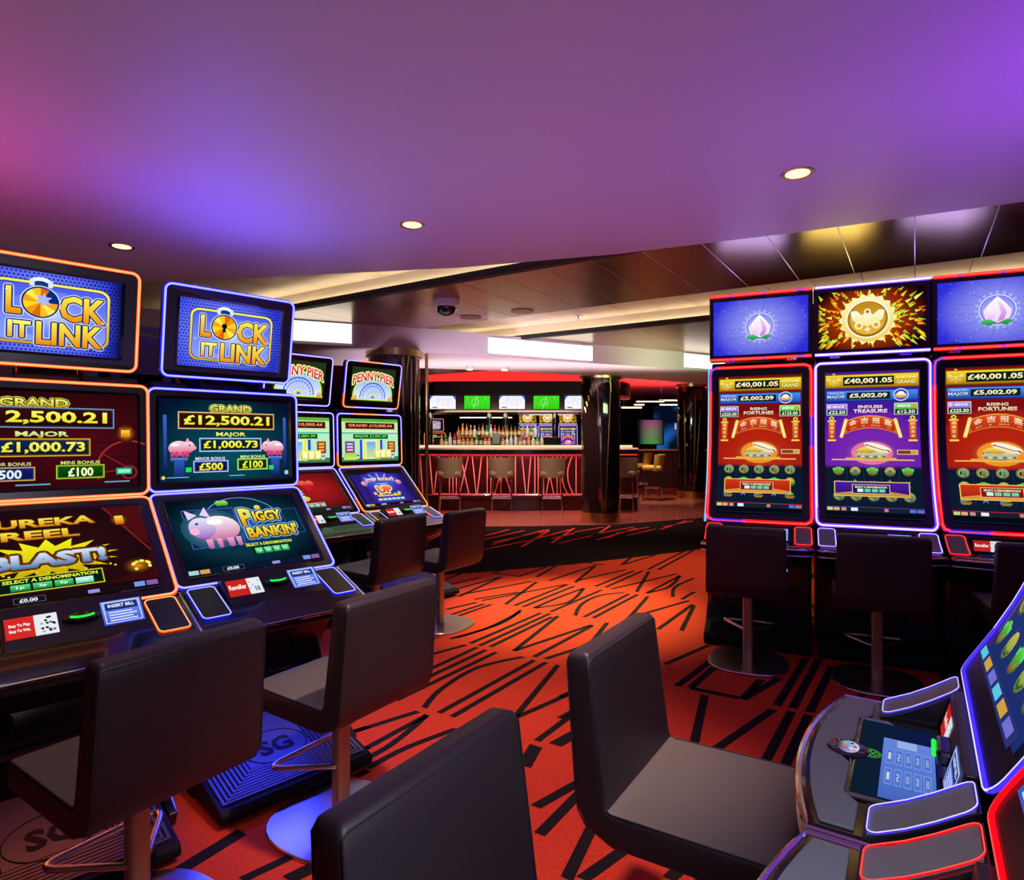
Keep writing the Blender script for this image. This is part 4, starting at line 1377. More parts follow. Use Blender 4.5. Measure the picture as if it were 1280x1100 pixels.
def dual_machine(loc, ang, led, arts, label, words, glow=None):
    root = thing('slot_machine', label, 'slot machine', (loc[0], loc[1], 0), math.radians(ang), 'two screen slot machines on the left')
    # body
    mb = MB()
    prof = [(0.42, 0.0), (0.42, 1.56), (0.06, 1.57), (0.03, 1.05), (-0.38, 0.70), (-0.66, 0.575), (-0.67, 0.525), (-0.40, 0.44), (-0.30, 0.30), (-0.34, 0.20), (-0.34, 0.0)]
    mb.prism(prof, YZ, -0.325, 0.325)
    cab = mb.build('cabinet', M['black'], root, bevel=0.008)
    # side fins
    for s in (-1, 1):
        mb = MB()
        prof = [(0.40, 0.62), (0.40, 1.50), (0.05, 1.53), (0.035, 1.06), (-0.37, 0.71), (-0.20, 0.62)]
        mb.prism(prof, YZ, s * 0.325, s * 0.342)
        mb.build('side_cheek', M['black_gloss'], root, bevel=0.004)
    panel('upper_screen', root, (0, 0.0, 1.30), -2, 0.70, 0.47, 0.615, 0.385, arts[1], led)
    panel('lower_screen', root, (0, -0.205, 0.875), -48, 0.70, 0.53, 0.60, 0.43, arts[2], led)
    # topper on its two brackets
    for s in (-1, 1):
        mb = MB()
        mb.prism([(0.03, 1.53), (0.12, 1.53), (0.10, 1.72), (0.03, 1.72)], YZ, s * 0.14 - 0.03, s * 0.14 + 0.03)
        mb.build('topper_bracket', M['black_gloss'], root, bevel=0.006)
    tp = panel('topper', root, (0, -0.04, 1.80), 9, 0.60, 0.415, 0.475, 0.31, arts[0], led, thick=0.06)
    mb = MB()
    mb.loft([[(x, 0.058, z) for x, z in rrect(0.52, 0.34, 0.05)], [(x, 0.13, z) for x, z in rrect(0.40, 0.24, 0.06)]])
    mb.build('back_shell', M['black_gloss'], tp, smooth=30)
    # button deck
    tl = math.atan2(0.69 - 0.585, 0.28)
    dk = MB()
    out = [(-0.35, -0.05), (0.35, -0.05), (0.345, 0.30), (-0.345, 0.30)]
    dk.prism([(-0.35, 0.0), (-0.335, -0.02), (0.335, -0.02), (0.35, 0.0), (0.345, 0.315), (-0.345, 0.315)], XY, -0.022, 0.0)
    deck = dk.build('button_deck', M['black_gloss'], root, bevel=0.008, loc=(0, -0.70, 0.585), rot=(tl, 0, 0))
    ch = MB()
    ch.tube([(-0.352, 0.30, -0.006), (-0.352, 0.0, -0.006), (-0.335, -0.022, -0.006), (0.335, -0.022, -0.006), (0.352, 0.0, -0.006), (0.352, 0.30, -0.006)], 0.006, 6)
    ch.build('deck_trim', M['chrome'], deck)
    for s in (-1, 1):
        mb = MB()
        pts = rrect(0.105, 0.215, 0.018, 3, s * 0.275, 0.185)
        mb.prism(pts, XY, 0.0, 0.006)
        mb.build('wing_pad', M['bezel'], deck, bevel=0.002)
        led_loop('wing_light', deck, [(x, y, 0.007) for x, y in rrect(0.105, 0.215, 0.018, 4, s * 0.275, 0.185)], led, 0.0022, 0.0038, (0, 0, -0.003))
    # raised console between the wing pads
    mb = MB()
    mb.prism([(0.13, 0.0), (0.30, 0.055), (0.305, 0.0)], YZ, -0.205, 0.205)
    con = mb.build('console', M['black'], deck, bevel=0.004)
    ct = math.atan2(0.055, 0.17)

    def small(name, x, w, v, h, art, gain=1.0, asp=None):
        c = Canvas(lambda a, b, d: (x + (a - 0.5) * w, 0.13 + (v + (b - 0.5) * h) * math.cos(ct) - (0.001 + d) * math.sin(ct), (v + (b - 0.5) * h) * math.sin(ct) + (0.0015 + d) * math.cos(ct)), w / h, gain, 0.00006)
        art(c)
        return c.build(name, con)
    small('player_card', -0.125, 0.14, 0.09, 0.085, words)
    small('money_screen', 0.135, 0.125, 0.09, 0.105, art_money_screen)
    bz = MB()
    bz.loft([[(0.012 + 0.055 * k * math.cos(2 * PI * i / 18), 0.215 + 0.024 * k * math.sin(2 * PI * i / 18), z) for i in range(18)] for k, z in ((1.0, 0.022), (1.0, 0.036), (0.75, 0.042))])
    bz.build('bill_slot', M['black_gloss'], con, smooth=30)
    gl = MB()
    gl.tube([(0.012 + 0.034 * math.cos(a), 0.212 + 0.010 * math.sin(a), 0.043) for a in [PI * (1.05 + 0.9 * k / 8) for k in range(9)]], 0.0045, 6, False, 0, hx('#28ff50', 1.0))
    gl.build('slot_light', M['led'], con)
    # lower front door and speaker
    mb = MB()
    mb.box((0, -0.335, 0.33), (0.58, 0.03, 0.18), rot=Matrix.Rotation(math.radians(-20), 3, 'X'))
    door = mb.build('front_door', M['black_gloss'], root, bevel=0.01)
    for s in (-1, 1):
        sp = MB()
        cyl = Matrix.Rotation(math.radians(70), 3, 'X')
        sp.loft([[Vector((s * 0.20, -0.352, 0.335)) + cyl @ Vector((0.045 * k * math.cos(2 * PI * i / 16), 0.045 * k * math.sin(2 * PI * i / 16), z)) for i in range(16)] for k, z in ((1, -0.01), (1, 0.006), (0.8, 0.008), (0.75, 0.0))])
        sp.build('speaker', M['rubber_dark'], door, smooth=30)
    fp = foot_plate(root, -1.0, 0.06, -0.52, 0.15, 0.29)
    fp.location = (-0.11, 0, 0)
    for s in (-1, 1):
        mb = MB()
        mb.prism([(-0.78, 0.0), (-0.80, 0.05), (-0.70, 0.10), (-0.56, 0.14), (-0.47, 0.26), (-0.34, 0.28), (-0.34, 0.0)], YZ, s * 0.285 - 0.07 - 0.015, s * 0.285 - 0.07 + 0.015)
        mb.build('side_foot', M['black_gloss'], root, bevel=0.005)
    return_glow(root, ang, loc, glow)
    return root


# screen of the tall machine: profile (height, setback) bottom to top
SP = [(0.77, 0.0), (1.80, 0.234)]


def sp_at(t):
    """point (y, z) and outward normal at t in 0..1 of the curved screen"""
    z = 0.77 + 1.03 * t
    y = 0.234 * (1 - (1 - t) ** 3)
    s = 0.234 * 3 * (1 - t) ** 2 / 1.03
    L = math.hypot(1, s)
    return y, z, -1 / L, s / L


def tall_machine(loc, ang, led, art, art_top, label, group=None, side=False, fine=1.0, gain=1.0):
    root = thing('slot_machine', label, 'slot machine', (loc[0], loc[1], 0), math.radians(ang), group)
    W = 0.635
    mb = MB()
    prof = [(0.62, 0.0), (0.62, 1.83), (0.30, 1.84)] + [(sp_at(i / 8)[0] + 0.035, sp_at(i / 8)[1]) for i in range(8, -1, -1)] + [(-0.02, 0.70), (-0.05, 0.60), (0.02, 0.52), (0.05, 0.12), (0.0, 0.0)]
    mb.prism(prof, YZ, -0.315, 0.315)
    cab = mb.build('cabinet', M['black'], root, bevel=0.006)
    # curved display slab
    H = SP[-1][0] - SP[0][0]
    loopF, loopB = [], []
    N = 24

    def surf(x, t, d):
        y, z, ny, nz = sp_at(min(1, max(0, t)))
        return (x, y + ny * d, z + nz * d)
    mb = MB()
    rows = []
    for k in range(N + 1):
        t = k / N
        e = 0.0
        if t < 0.035:
            e = 0.02 * (1 - t / 0.035) ** 2
        if t > 0.965:
            e = 0.02 * (1 - (1 - t) / 0.035) ** 2
        rows.append([surf(-W / 2 + e, t, 0.0), surf(W / 2 - e, t, 0.0), surf(W / 2 - e, t, -0.045), surf(-W / 2 + e, t, -0.045)])
    mb.loft(rows)
    scr = mb.build('main_screen', M['bezel'], root, smooth=30)
    sw = 0.525
    t0, t1 = 0.052, 0.94
    c = Canvas(lambda x, y, d: surf((x - 0.5) * sw, t0 + (t1 - t0) * y, 0.0008 + d * 0.8), sw / ((t1 - t0) * H * 1.06), gain, sub=45)
    art(c)
    c.build('screen_image', scr, gain > 2)
    pts = []
    for x, z in rrect(W, H, 0.035, 5):
        pts.append((x, (z + H / 2) / H))
    dense = []
    for i in range(len(pts)):
        a, b = pts[i], pts[(i + 1) % len(pts)]
        m = max(1, int(abs(b[1] - a[1]) / 0.06))
        dense += [(a[0] + (b[0] - a[0]) * q / m, a[1] + (b[1] - a[1]) * q / m) for q in range(m)]
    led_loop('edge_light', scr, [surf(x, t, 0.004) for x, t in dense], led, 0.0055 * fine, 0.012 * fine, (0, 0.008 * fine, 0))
    # side light strips
    for s in ((-1,) if side else ()):
        mb = MB()
        path = [surf(s * (W / 2 + 0.012), k / 14, -0.02) for k in range(15)]
        mb.tube(path, 0.008, 6, False, 0, lambda t: lerp(hx('#5a5cff', 1.0), hx('#9af0ff', 1.1), 1 - abs(t - 0.5)))
        mb.build('side_light', M['led'], root)
    # topper
    mb = MB()
    mb.box((0, 0.30, 2.075), (0.655, 0.10, 0.45))
    tp = mb.build('topper', M['bezel'], root, bevel=0.006)
    c = Canvas(lambda x, y, d: ((x - 0.5) * 0.60, 0.2495 - 0.0006 - d * 0.3, 2.075 + (y - 0.5) * 0.375), 0.60 / 0.375)
    art_top(c)
    c.build('screen_image', tp)
    for z in (1.858, 2.30):
        mb = MB()  # wide outer tube adds the bloom round the thin core
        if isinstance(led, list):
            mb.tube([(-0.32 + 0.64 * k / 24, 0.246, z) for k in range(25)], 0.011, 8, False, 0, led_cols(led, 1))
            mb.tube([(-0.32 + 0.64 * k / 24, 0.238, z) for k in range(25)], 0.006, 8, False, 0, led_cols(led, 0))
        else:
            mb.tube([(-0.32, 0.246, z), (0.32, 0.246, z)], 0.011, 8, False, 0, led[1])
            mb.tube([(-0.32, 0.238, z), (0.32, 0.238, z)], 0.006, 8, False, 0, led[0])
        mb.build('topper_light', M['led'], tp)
    for x in (-0.2, 0.2):
        mb = MB()
        mb.box((x, 0.33, 1.84), (0.06, 0.05, 0.05))
        mb.build('topper_bracket', M['chrome'], root)

    # deck with two wings
    def yf(x):
        return -0.238 - 0.052 * (1 - (x / 0.325) ** 2)
    X = [-0.318 + 0.636 * k / 20 for k in range(21)]
    plan = [(x, yf(x)) for x in X] + [(0.318, -0.02), (-0.318, -0.02)]
    mb = MB()
    mb.prism(plan, XY, 0.605, 0.655)
    deck = mb.build('button_deck', M['black_gloss'], root, bevel=0.01)
    mb = MB()
    rim = [(-0.320, -0.03, 0.648)] + [(x * 1.006, yf(x) - 0.002, 0.648) for x in X] + [(0.320, -0.03, 0.648)]
    mb.tube(rim, 0.007, 8)
    rim2 = [(a, b, 0.612) for a, b, _ in rim]
    mb.tube(rim2, 0.005, 8)
    mb.build('deck_trim', M['chrome'], deck)
    # graphite cover plate along the front
    mb = MB()
    Xc = [-0.30 + 0.6 * k / 20 for k in range(21)]
    inner = []
    for x in reversed(Xc):
        hump = 0.0
        yb = -0.175
        if abs(x) < 0.19:
            yb = -0.200
        if abs(x) < 0.05:
            yb = -0.222
        inner.append((x, yb))
    mb.prism([(x, yf(x) + 0.018) for x in Xc] + inner, XY, 0.6545, 0.660)
    mb.build('cover_plate', M['graphite'], deck, bevel=0.003)

    def zw(y):
        q = max(0.0, min(1.0, (y + 0.16) / 0.15))
        return 0.660 + 0.088 * q ** 1.3
    for s in (-1, 1):
        mb = MB()
        ys = [-0.162 + 0.155 * k / 8 for k in range(9)]
        prof = [(y, zw(y)) for y in ys] + [(-0.007, 0.655), (-0.162, 0.655)]
        mb.prism(prof, YZ, s * 0.205, s * 0.316)
        mb.build('wing', M['black'], deck)
        mb = MB()
        ys2 = [-0.156 + 0.143 * k / 8 for k in range(9)]
        mb.loft([[(s * 0.218, y, zw(y) + 0.003), (s * 0.310, y, zw(y) + 0.003), (s * 0.310, y, zw(y) - 0.004), (s * 0.218, y, zw(y) - 0.004)] for y in ys2])
        mb.build('wing_pad', M['graphite'], deck)
        loop = []
        for x, y in rrect(0.094, 0.146, 0.016, 3, s * 0.265, -0.084):
            loop.append((x, y))
        dn = []
        for i in range(len(loop)):
            a, b = loop[i], loop[(i + 1) % len(loop)]
            m = max(1, int(abs(b[1] - a[1]) / 0.03))
            dn += [(a[0] + (b[0] - a[0]) * q / m, a[1] + (b[1] - a[1]) * q / m) for q in range(m)]
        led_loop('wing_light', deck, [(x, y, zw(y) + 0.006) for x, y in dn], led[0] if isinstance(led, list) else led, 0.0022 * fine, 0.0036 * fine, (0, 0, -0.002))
    # button screen lying in the deck, and the spin button
    mb = MB()
    pl = [(-0.19, -0.205), (-0.05, -0.205), (0.05, -0.205), (0.19, -0.205), (0.195, -0.045), (-0.195, -0.045)]
    mb.prism([(-0.195, -0.198), (0.195, -0.198), (0.195, -0.045), (-0.195, -0.045)], XY, 0.650, 0.6585)
    bs = mb.build('button_screen', M['black_gloss'], deck, bevel=0.003)
    c = Canvas(lambda x, y, d: (-0.175 + 0.35 * y, -0.192 + 0.138 * x, 0.6588 + d * 0.5), 0.14 / 0.35, 0.8)
    art_button_deck(c)
    c.build('screen_image', bs)
    mb = MB()
    mb.lathe([(0.040, 0.0), (0.040, 0.006), (0.034, 0.008)], 20, (0, -0.208, 0.655))
    sb = mb.build('spin_button', M['black_gloss'], deck, smooth=30)
    c = Canvas(lambda x, y, d: ((x - 0.5) * 0.06, -0.208 + (y - 0.5) * 0.044, 0.6638 + d), 0.06 / 0.044)
    c.disc(0.5, 0.5, 0.48, ('#c8d0ff', '#202848'), 18, ry=0.34)
    rnd = random.Random(2)
    for k in range(18):
        c.disc(0.5 + rnd.uniform(-0.3, 0.3), 0.5 + rnd.uniform(-0.3, 0.3), 0.06, rnd.choice(['#f07a20', '#40c8e8', '#f0f0ff', '#c040a0', '#80d040', '#102040']), 7)
    c.build('button_picture', sb)
    # back console of the deck: bill slot and money screen
    mb = MB()
    mb.prism([(-0.050, 0.655), (-0.022, 0.752), (0.0, 0.752), (0.0, 0.655)], YZ, -0.205, 0.205)
    con = mb.build('console', M['black'], deck, bevel=0.003)
    tt = math.atan2(0.097, 0.028)

    def small(name, x, w, h, art):
        c = Canvas(lambda a, b, d: (x + (a - 0.5) * w, -0.050 + (0.05 + (b - 0.5) * h) * math.cos(tt) - 0.0012 - d, 0.655 + (0.05 + (b - 0.5) * h) * math.sin(tt)), w / h, 0.9, 0.00005)
        art(c)
        return c.build(name, con)
    small('player_card', -0.115, 0.13, 0.06, art_player_card)
    small('money_screen', 0.12, 0.12, 0.075, art_money_screen)
    mb = MB()
    mb.box((0.005, -0.043, 0.70), (0.085, 0.03, 0.03))
    mb.build('bill_slot', M['black_gloss'], con, bevel=0.008)
    mb = MB()
    mb.tube([(-0.025 + 0.06 * k / 6, -0.061, 0.703 + 0.006 * math.sin(k)) for k in range(7)], 0.004, 6, False, 0, hx('#28ff50', 1.0))
    mb.build('slot_light', M['led'], con)
    # door, lock and foot rest
    mb = MB()
    mb.box((0, 0.03, 0.36), (0.60, 0.03, 0.36))
    door = mb.build('front_door', M['black_gloss'], root, bevel=0.012)
    mb = MB()
    mb.tube([(0.16 + 0.014 * math.cos(2 * PI * i / 16), 0.012, 0.47 + 0.014 * math.sin(2 * PI * i / 16)) for i in range(16)], 0.0022, 5, True, 0, hx('#c8e8ff', 0.8))
    mb.build('lock_ring', M['led'], door)
    mb = MB()
    prof = [(-0.185, 0.0), (-0.192, 0.05), (-0.18, 0.075), (-0.06, 0.13), (0.0, 0.22), (0.06, 0.22), (0.06, 0.0)]
    mb.prism(prof, YZ, -0.315, 0.315)
    ft = mb.build('foot_plate', M['rubber_dark'], root, bevel=0.012)
    mb = MB()
    for k in range(7):
        y = -0.168 + 0.015 * k
        mb.box((0, y, 0.082 + 0.055 * (k * 0.015) / 0.12), (0.56, 0.007, 0.006))
    tag(mb.build('ridge', M['rubber_dark'], ft), kind='stuff')
    return root


# ------------------------------------------------------------------ stools
def stool_station(s):
    """centre line of the shell in the side plane: seat front to the back top; returns (y, z, tangent)"""
    segs = [(0.0, (0.21, 0.452)), (0.36, (-0.145, 0.446))]
    if s < 0.355:
        u = s / 0.355
        return 0.215 - 0.355 * u, 0.455 - 0.008 * u, Vector((-1, -0.022)).normalized()
    R = 0.055
    arc = R * math.radians(84)
    if s < 0.355 + arc:
        a = (s - 0.355) / R
        c = (-0.14, 0.447 + R)
        return c[0] - R * math.sin(a), c[1] - R * math.cos(a), Vector((-math.cos(a), math.sin(a)))
    a = math.radians(84)
    y0, z0 = -0.14 - R * math.sin(a), 0.447 + R - R * math.cos(a)
    t = Vector((-math.cos(a), math.sin(a)))
    u = s - 0.355 - arc
    return y0 + t.x * u, z0 + t.y * u, t


STOOL_LEN = 0.355 + 0.055 * math.radians(84) + 0.325


def stool_shell(s0, s1, cap0, cap1, n):
    W, T = 0.425, 0.076
    sec = rrect(W, T, 0.011, 3)
    loops = []

    def loop(s, k, push=0.0):
        y, z, t = stool_station(s)
        nv = Vector((t.y, -t.x))      # towards the under / rear side
        f = s / STOOL_LEN
        wk = 1.0 - 0.035 * max(0.0, f - 0.5) * 2
        th = 1.0 - 0.22 * max(0.0, f - 0.45) * 1.8
        out = []
        for a, b in sec:
            w = a * wk - math.copysign(1, a) * 0.016 * (1 - k)
            bb = b * th - math.copysign(1, b) * 0.016 * (1 - k) * (1 if abs(b) > 0.005 else 0)
            out.append((w, y + t.x * push - nv.x * bb, z + t.y * push - nv.y * bb))
        return out
    if cap0:
        loops += [loop(s0, 0.0, -0.0), loop(s0 + 0.005, 0.72), loop(s0 + 0.016, 1.0)]
        a = s0 + 0.016
    else:
        a = s0
    b = s1 - 0.016 if cap1 else s1
    for k in range(0 if not cap0 else 1, n + 1):
        loops.append(loop(a + (b - a) * k / n, 1.0))
    if cap1:
        loops += [loop(s1 - 0.005, 0.72), loop(s1, 0.0)]
    mb = MB()
    mb.loft(loops)
    return mb, loop


def make_stool():
    root = thing('slot_stool', 'x', 'stool')
    sj = 0.355 + 0.055 * math.radians(42)
    mb, lp = stool_shell(0.0, sj, True, False, 10)
    seat = mb.build('seat', M['leather_seat'], root, smooth=50)
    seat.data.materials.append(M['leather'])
    # lit tone stays on upward faces; the rest takes the back's dark leather
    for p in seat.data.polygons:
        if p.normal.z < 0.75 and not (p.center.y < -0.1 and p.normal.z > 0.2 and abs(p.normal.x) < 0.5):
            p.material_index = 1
    mb, lp2 = stool_shell(sj, STOOL_LEN, False, True, 12)
    back = mb.build('backrest', M['leather'], root, smooth=50)
    # piping seams along the edges

    def seam(parent, s0, s1, front):
        W = 0.425

        def pt(s, sx, inset=0.0030):
            y, z, t = stool_station(s)
            nv = Vector((t.y, -t.x))
            f = s / STOOL_LEN
            wk = 1.0 - 0.035 * max(0.0, f - 0.5) * 2
            th = 1.0 - 0.22 * max(0.0, f - 0.45) * 1.8
            d = (0.038 * th - 0.0012) * (1 if front else -1)
            return (sx * (W / 2 * wk - inset), y + nv.x * d, z + nv.y * d)
        sides = [[pt(s0 + (s1 - s0) * k / 14, sx) for k in range(15)] for sx in (-1, 1)]
        if parent is not seat:
            top = [pt(s1 + 0.006, sx, 0.012) for sx in (-1, 1)]
            sides = [sides[0] + top + sides[1][::-1]]
        for path in sides:
            m = MB()
            m.tube(path, 0.0019, 5)
            m.build('seam', M['stitch'], parent)
    seam(seat, 0.02, sj, True)
    seam(back, sj, STOOL_LEN - 0.02, False)
    seam(back, sj, STOOL_LEN - 0.02, True)
    mb = MB()
    mb.loft([[(x, y, z) for x, y in rrect(0.056, 0.042, 0.012, 3)] for z in (0.012, 0.405)])
    mb.build('post', M['bronze'], root, smooth=40)
    mb = MB()
    mb.box((0, 0.02, 0.408), (0.18, 0.2, 0.012))
    mb.build('mounting_plate', M['rubber_dark'], root, bevel=0.003)
    # triangular foot ring
    cor = [(0.0, -0.035), (0.165, 0.185), (-0.165, 0.185)]
    path = []
    for i in range(3):
        p, a, b = Vector(cor[i]), Vector(cor[i - 1]), Vector(cor[(i + 1) % 3])
        p0, p1 = p + (a - p).normalized() * 0.06, p + (b - p).normalized() * 0.06
        for k in range(7):
            t = k / 6
            q = p0.lerp(p, t).lerp(p.lerp(p1, t), t)
            path.append((q.x, q.y, 0.195))
    mb = MB()
    mb.tube(path, 0.0095, 8, True)
    mb.build('foot_ring', M['steel'], root, smooth=60)
    mb = MB()
    n = 40
    pl = []
    for i in range(n):
        a = 2 * PI * i / n
        ca, sa = math.cos(a), math.sin(a)
        q = 0.225 / (abs(ca) ** 2.7 + abs(sa) ** 2.7) ** (1 / 2.7)
        pl.append((q * ca * 0.98, q * sa))
    mb.loft([[(x * k, y * k, z) for x, y in pl] for k, z in ((1.0, 0.002), (1.0, 0.008), (0.985, 0.012))])
    mb.build('base_plate', M['steel'], root, smooth=30)
    return root


# ------------------------------------------------------------------ setting
E1 = Vector((0.84, -0.543))
E2 = Vector((0.543, 0.84))


def ew(a, b):
    return E1 * a + E2 * b


def struct(o):
    o['kind'] = 'structure'
    return o


def slab(name, pts, z0, z1, m):
    mb = MB()
    mb.prism(pts, XY, z0, z1)
    return struct(mb.build(name, m))


B1 = [(-6.5, 5.0), (-3.0, 5.45), (-0.84, 5.95), (-0.28, 6.14), (0.62, 6.51), (2.12, 7.34), (3.8, 8.6), (6.5, 10.8)]
B2 = [(-6.5, 9.3), (-1.5, 9.32), (0.5, 9.45), (1.6, 9.62), (3.1, 10.4), (6.5, 12.6)]
floor = slab('floor', [(-6.5, -3.5)] + B1 + [(6.5, -3.5)], -0.05, 0.0, M['carpet'])
floor2 = slab('floor', B1 + B2[::-1], -0.05, 0.0, M['carpet_black'])
floor3 = slab('floor', B2 + [(6.5, 27.5), (-6.5, 27.5)], -0.06, -0.012, M['dark_paint'])


def strokes(name, data, m, parent, z):
    mb = MB()
    for wd, pts in data:
        P = [Vector(p) for p in pts]
        if len(P) > 2:                      # smooth the curved strokes
            Q = []
            for i in range(len(P) - 1):
                p0, p1, p2, p3 = P[max(0, i - 1)], P[i], P[i + 1], P[min(len(P) - 1, i + 2)]
                for k in range(5):
                    t = k / 5
                    Q.append(0.5 * ((2 * p1) + (p2 - p0) * t + (2 * p0 - 5 * p1 + 4 * p2 - p3) * t * t + (3 * p1 - p0 - 3 * p2 + p3) * t ** 3))
            P = Q + [P[-1]]
        L = []
        for i in range(len(P)):
            t = (P[min(i + 1, len(P) - 1)] - P[max(i - 1, 0)]).normalized()
            n = Vector((-t.y, t.x))
            cut = E1 if abs(n.dot(E1)) > 0.5 else n
            off = cut * (wd / 2 / n.dot(cut))
            L.append((P[i] + off, P[i] - off))
        vs, fs = [], []
        for a, b in L:
            vs += [(a.x, a.y, z), (b.x, b.y, z), (a.x, a.y, -0.001), (b.x, b.y, -0.001)]
        for i in range(len(L) - 1):
            k = 4 * i
            fs += [(k, k + 1, k + 5, k + 4), (k, k + 4, k + 6, k + 2), (k + 1, k + 3, k + 7, k + 5)]
        mb.add(vs, fs)
    return tag(mb.build(name, m, parent), kind='stuff')


# the part of the carpet that the stools, machines and frame hide: more rows of the same lettering-like strokes
rnd = random.Random(21)
extra = []
for r in range(-3, 7):
    b0 = 2.216 + 0.835 * r - 0.835
    a = -6.0
    while a < 4.5:
        kind = rnd.choice(['pair', 'x', 'v', 'n', 'single', 'slant'])
        S = []
        if kind == 'pair':
            S = [((a, b0 + 0.03), (a + 0.05, b0 + 0.8)), ((a + 0.1, b0 + 0.03), (a + 0.15, b0 + 0.8))]
        elif kind == 'x':
            S = [((a, b0 + 0.03), (a + 0.3, b0 + 0.8)), ((a + 0.3, b0 + 0.03), (a, b0 + 0.8))]
        elif kind == 'v':
            S = [((a + 0.15, b0 + 0.03), (a, b0 + 0.8)), ((a + 0.15, b0 + 0.03), (a + 0.3, b0 + 0.8))]
        elif kind == 'n':
            S = [((a, b0 + 0.03), (a, b0 + 0.8)), ((a, b0 + 0.8), (a + 0.25, b0 + 0.03)), ((a + 0.25, b0 + 0.03), (a + 0.25, b0 + 0.8))]
        elif kind == 'slant':
            S = [((a, b0 + 0.03), (a + 0.25, b0 + 0.8))]
        else:
            S = [((a, b0 + 0.03), (a, b0 + 0.8))]
        for p, q in S:
            w0, w1 = ew(*p), ew(*q)
            ok = True
            for t in (0.0, 0.25, 0.5, 0.75, 1.0):
                w = w0.lerp(w1, t)
                # stay inside the red field and out of the area drawn from the photograph
                yb = 5.0 if w.x < -3 else 5.45 + (w.x + 3) * 0.23 if w.x < -0.84 else 5.95 + (w.x + 0.84) * 0.45
                if w.y > yb - 0.05 or abs(w.x) > 6 or w.y < -2.5:
                    ok = False
                px, py = (640 + 780 * w.x / w.y, 550 + 1014 / w.y) if w.y > 0.3 else (-1, -1)
                if w.y > 0.3 and 240 < px < 1040 and 600 < py < 1090 and not (px > 880 and py < 790):
                    ok = False
            if ok:
                extra.append((0.034, [tuple(w0), tuple(w1)]))
        a += rnd.uniform(0.3, 0.5)
strokes('carpet_stripe', BLACK_STROKES + extra, M['stripe'], floor, 0.0015)
red_extra = []
for k in range(26):
    x = -5.5 + 4.2 * rnd.random() if k < 16 else 2.6 + 3 * rnd.random()
    y = 7.2 + 1.9 * rnd.random() + (1.2 if x > 2 else 0)
    red_extra.append((0.035, [(x, y), (x + rnd.uniform(0.1, 0.5), y + rnd.uniform(0.4, 0.7))]))
strokes('carpet_stripe', RED_STROKES + [e for e in red_extra if e[1][1][1] < 9.2 or e[1][0][0] > 2.6 and e[1][1][1] < 9.9], M['stripe_red'], floor2, 0.0015)


# polished boards beyond the carpet
def bnd(x):
    for i in range(len(B2) - 1):
        if B2[i][0] <= x <= B2[i + 1][0]:
            u = (x - B2[i][0]) / (B2[i + 1][0] - B2[i][0])
            return B2[i], B2[i + 1], B2[i][1] + (B2[i + 1][1] - B2[i][1]) * u
    return B2[-2], B2[-1], 99


for i in range(-14, 8):
    for j in range(9, 30):
        a, b = i * 0.62, j * 0.62
        q = [ew(a, b), ew(a + 0.617, b), ew(a + 0.617, b + 0.617), ew(a, b + 0.617)]
        cx, cy = sum(p.x for p in q) / 4, sum(p.y for p in q) / 4
        if not (-4.2 < cx < 6.0 and cy < 17.0):
            continue
        p0, p1, yb = bnd(cx)
        if cy < yb - 0.6:
            continue
        # clip to the carpet's edge
        t = Vector((p1[0] - p0[0], p1[1] - p0[1])).normalized()
        n = Vector((-t.y, t.x))
        out = []
        for k in range(4):
            u, v = q[k], q[(k + 1) % 4]
            du, dv = (u - Vector(p0)).dot(n), (v - Vector(p0)).dot(n)
            if du >= 0:
                out.append(u)
            if du * dv < 0:
                out.append(u.lerp(v, du / (du - dv)))
        if len(out) >= 3:
            mb = MB()
            mb.prism([(p.x, p.y) for p in out], XY, -0.012, 0.0)
            mb.build('floor_tile', M['wood_gloss'], floor3)

# white lower ceiling with its curved edge
CE = [(-6.5, 5.05), (-4.5, 4.95), (-2.79, 4.73), (-1.6, 4.56), (-0.39, 4.35), (0.67, 4.03), (1.66, 3.6), (2.58, 3.14), (3.6, 2.55), (4.8, 1.75), (6.5, 0.5)]
HOLES = [(1.286, 2.81), (-0.557, 3.48), (-2.42, 3.87)]
ceil = slab('ceiling', [(-6.5, -3.5)] + CE + [(6.5, -3.5)], 2.50, 2.53, M['ceiling'])

# metal plank ceiling with two light coves
ceil2 = struct(MB().box((0, 12, 2.95), (13, 31, 0.04)).build('ceiling', M['dark_paint']))
rows = [(2.0, 3.90, 2.70, 'cove'), (3.90, 5.32, 2.55, 'flat'), (5.32, 6.55, 2.70, 'cove'), (6.55, 9.2, 2.55, 'flat')]
for b0, b1, z, kind in rows:
    if kind == 'flat':
        mb = MB()
        q = [ew(-8, b0), ew(5.5, b0), ew(5.5, b1), ew(-8, b1)]
        mb.prism([(p.x, p.y) for p in q], XY, z + 0.002, z + 0.019)
        mb.build('joint_backing', M['white_plastic'], ceil2)
    for k in range(-22, 16):
        a = k * 0.38
        q = [ew(a, b0), ew(a + 0.374, b0), ew(a + 0.374, b1), ew(a, b1)]
        cx, cy = sum(p.x for p in q) / 4, sum(p.y for p in q) / 4
        if abs(cx) > 6.6 or cy < 0.2:
            continue
        mb = MB()
        mb.prism([(p.x, p.y) for p in q], XY, z, z + 0.02)
        mb.build('ceiling_panel', M['metal_panel'] if kind == 'flat' else M['cove_panel'], ceil2)
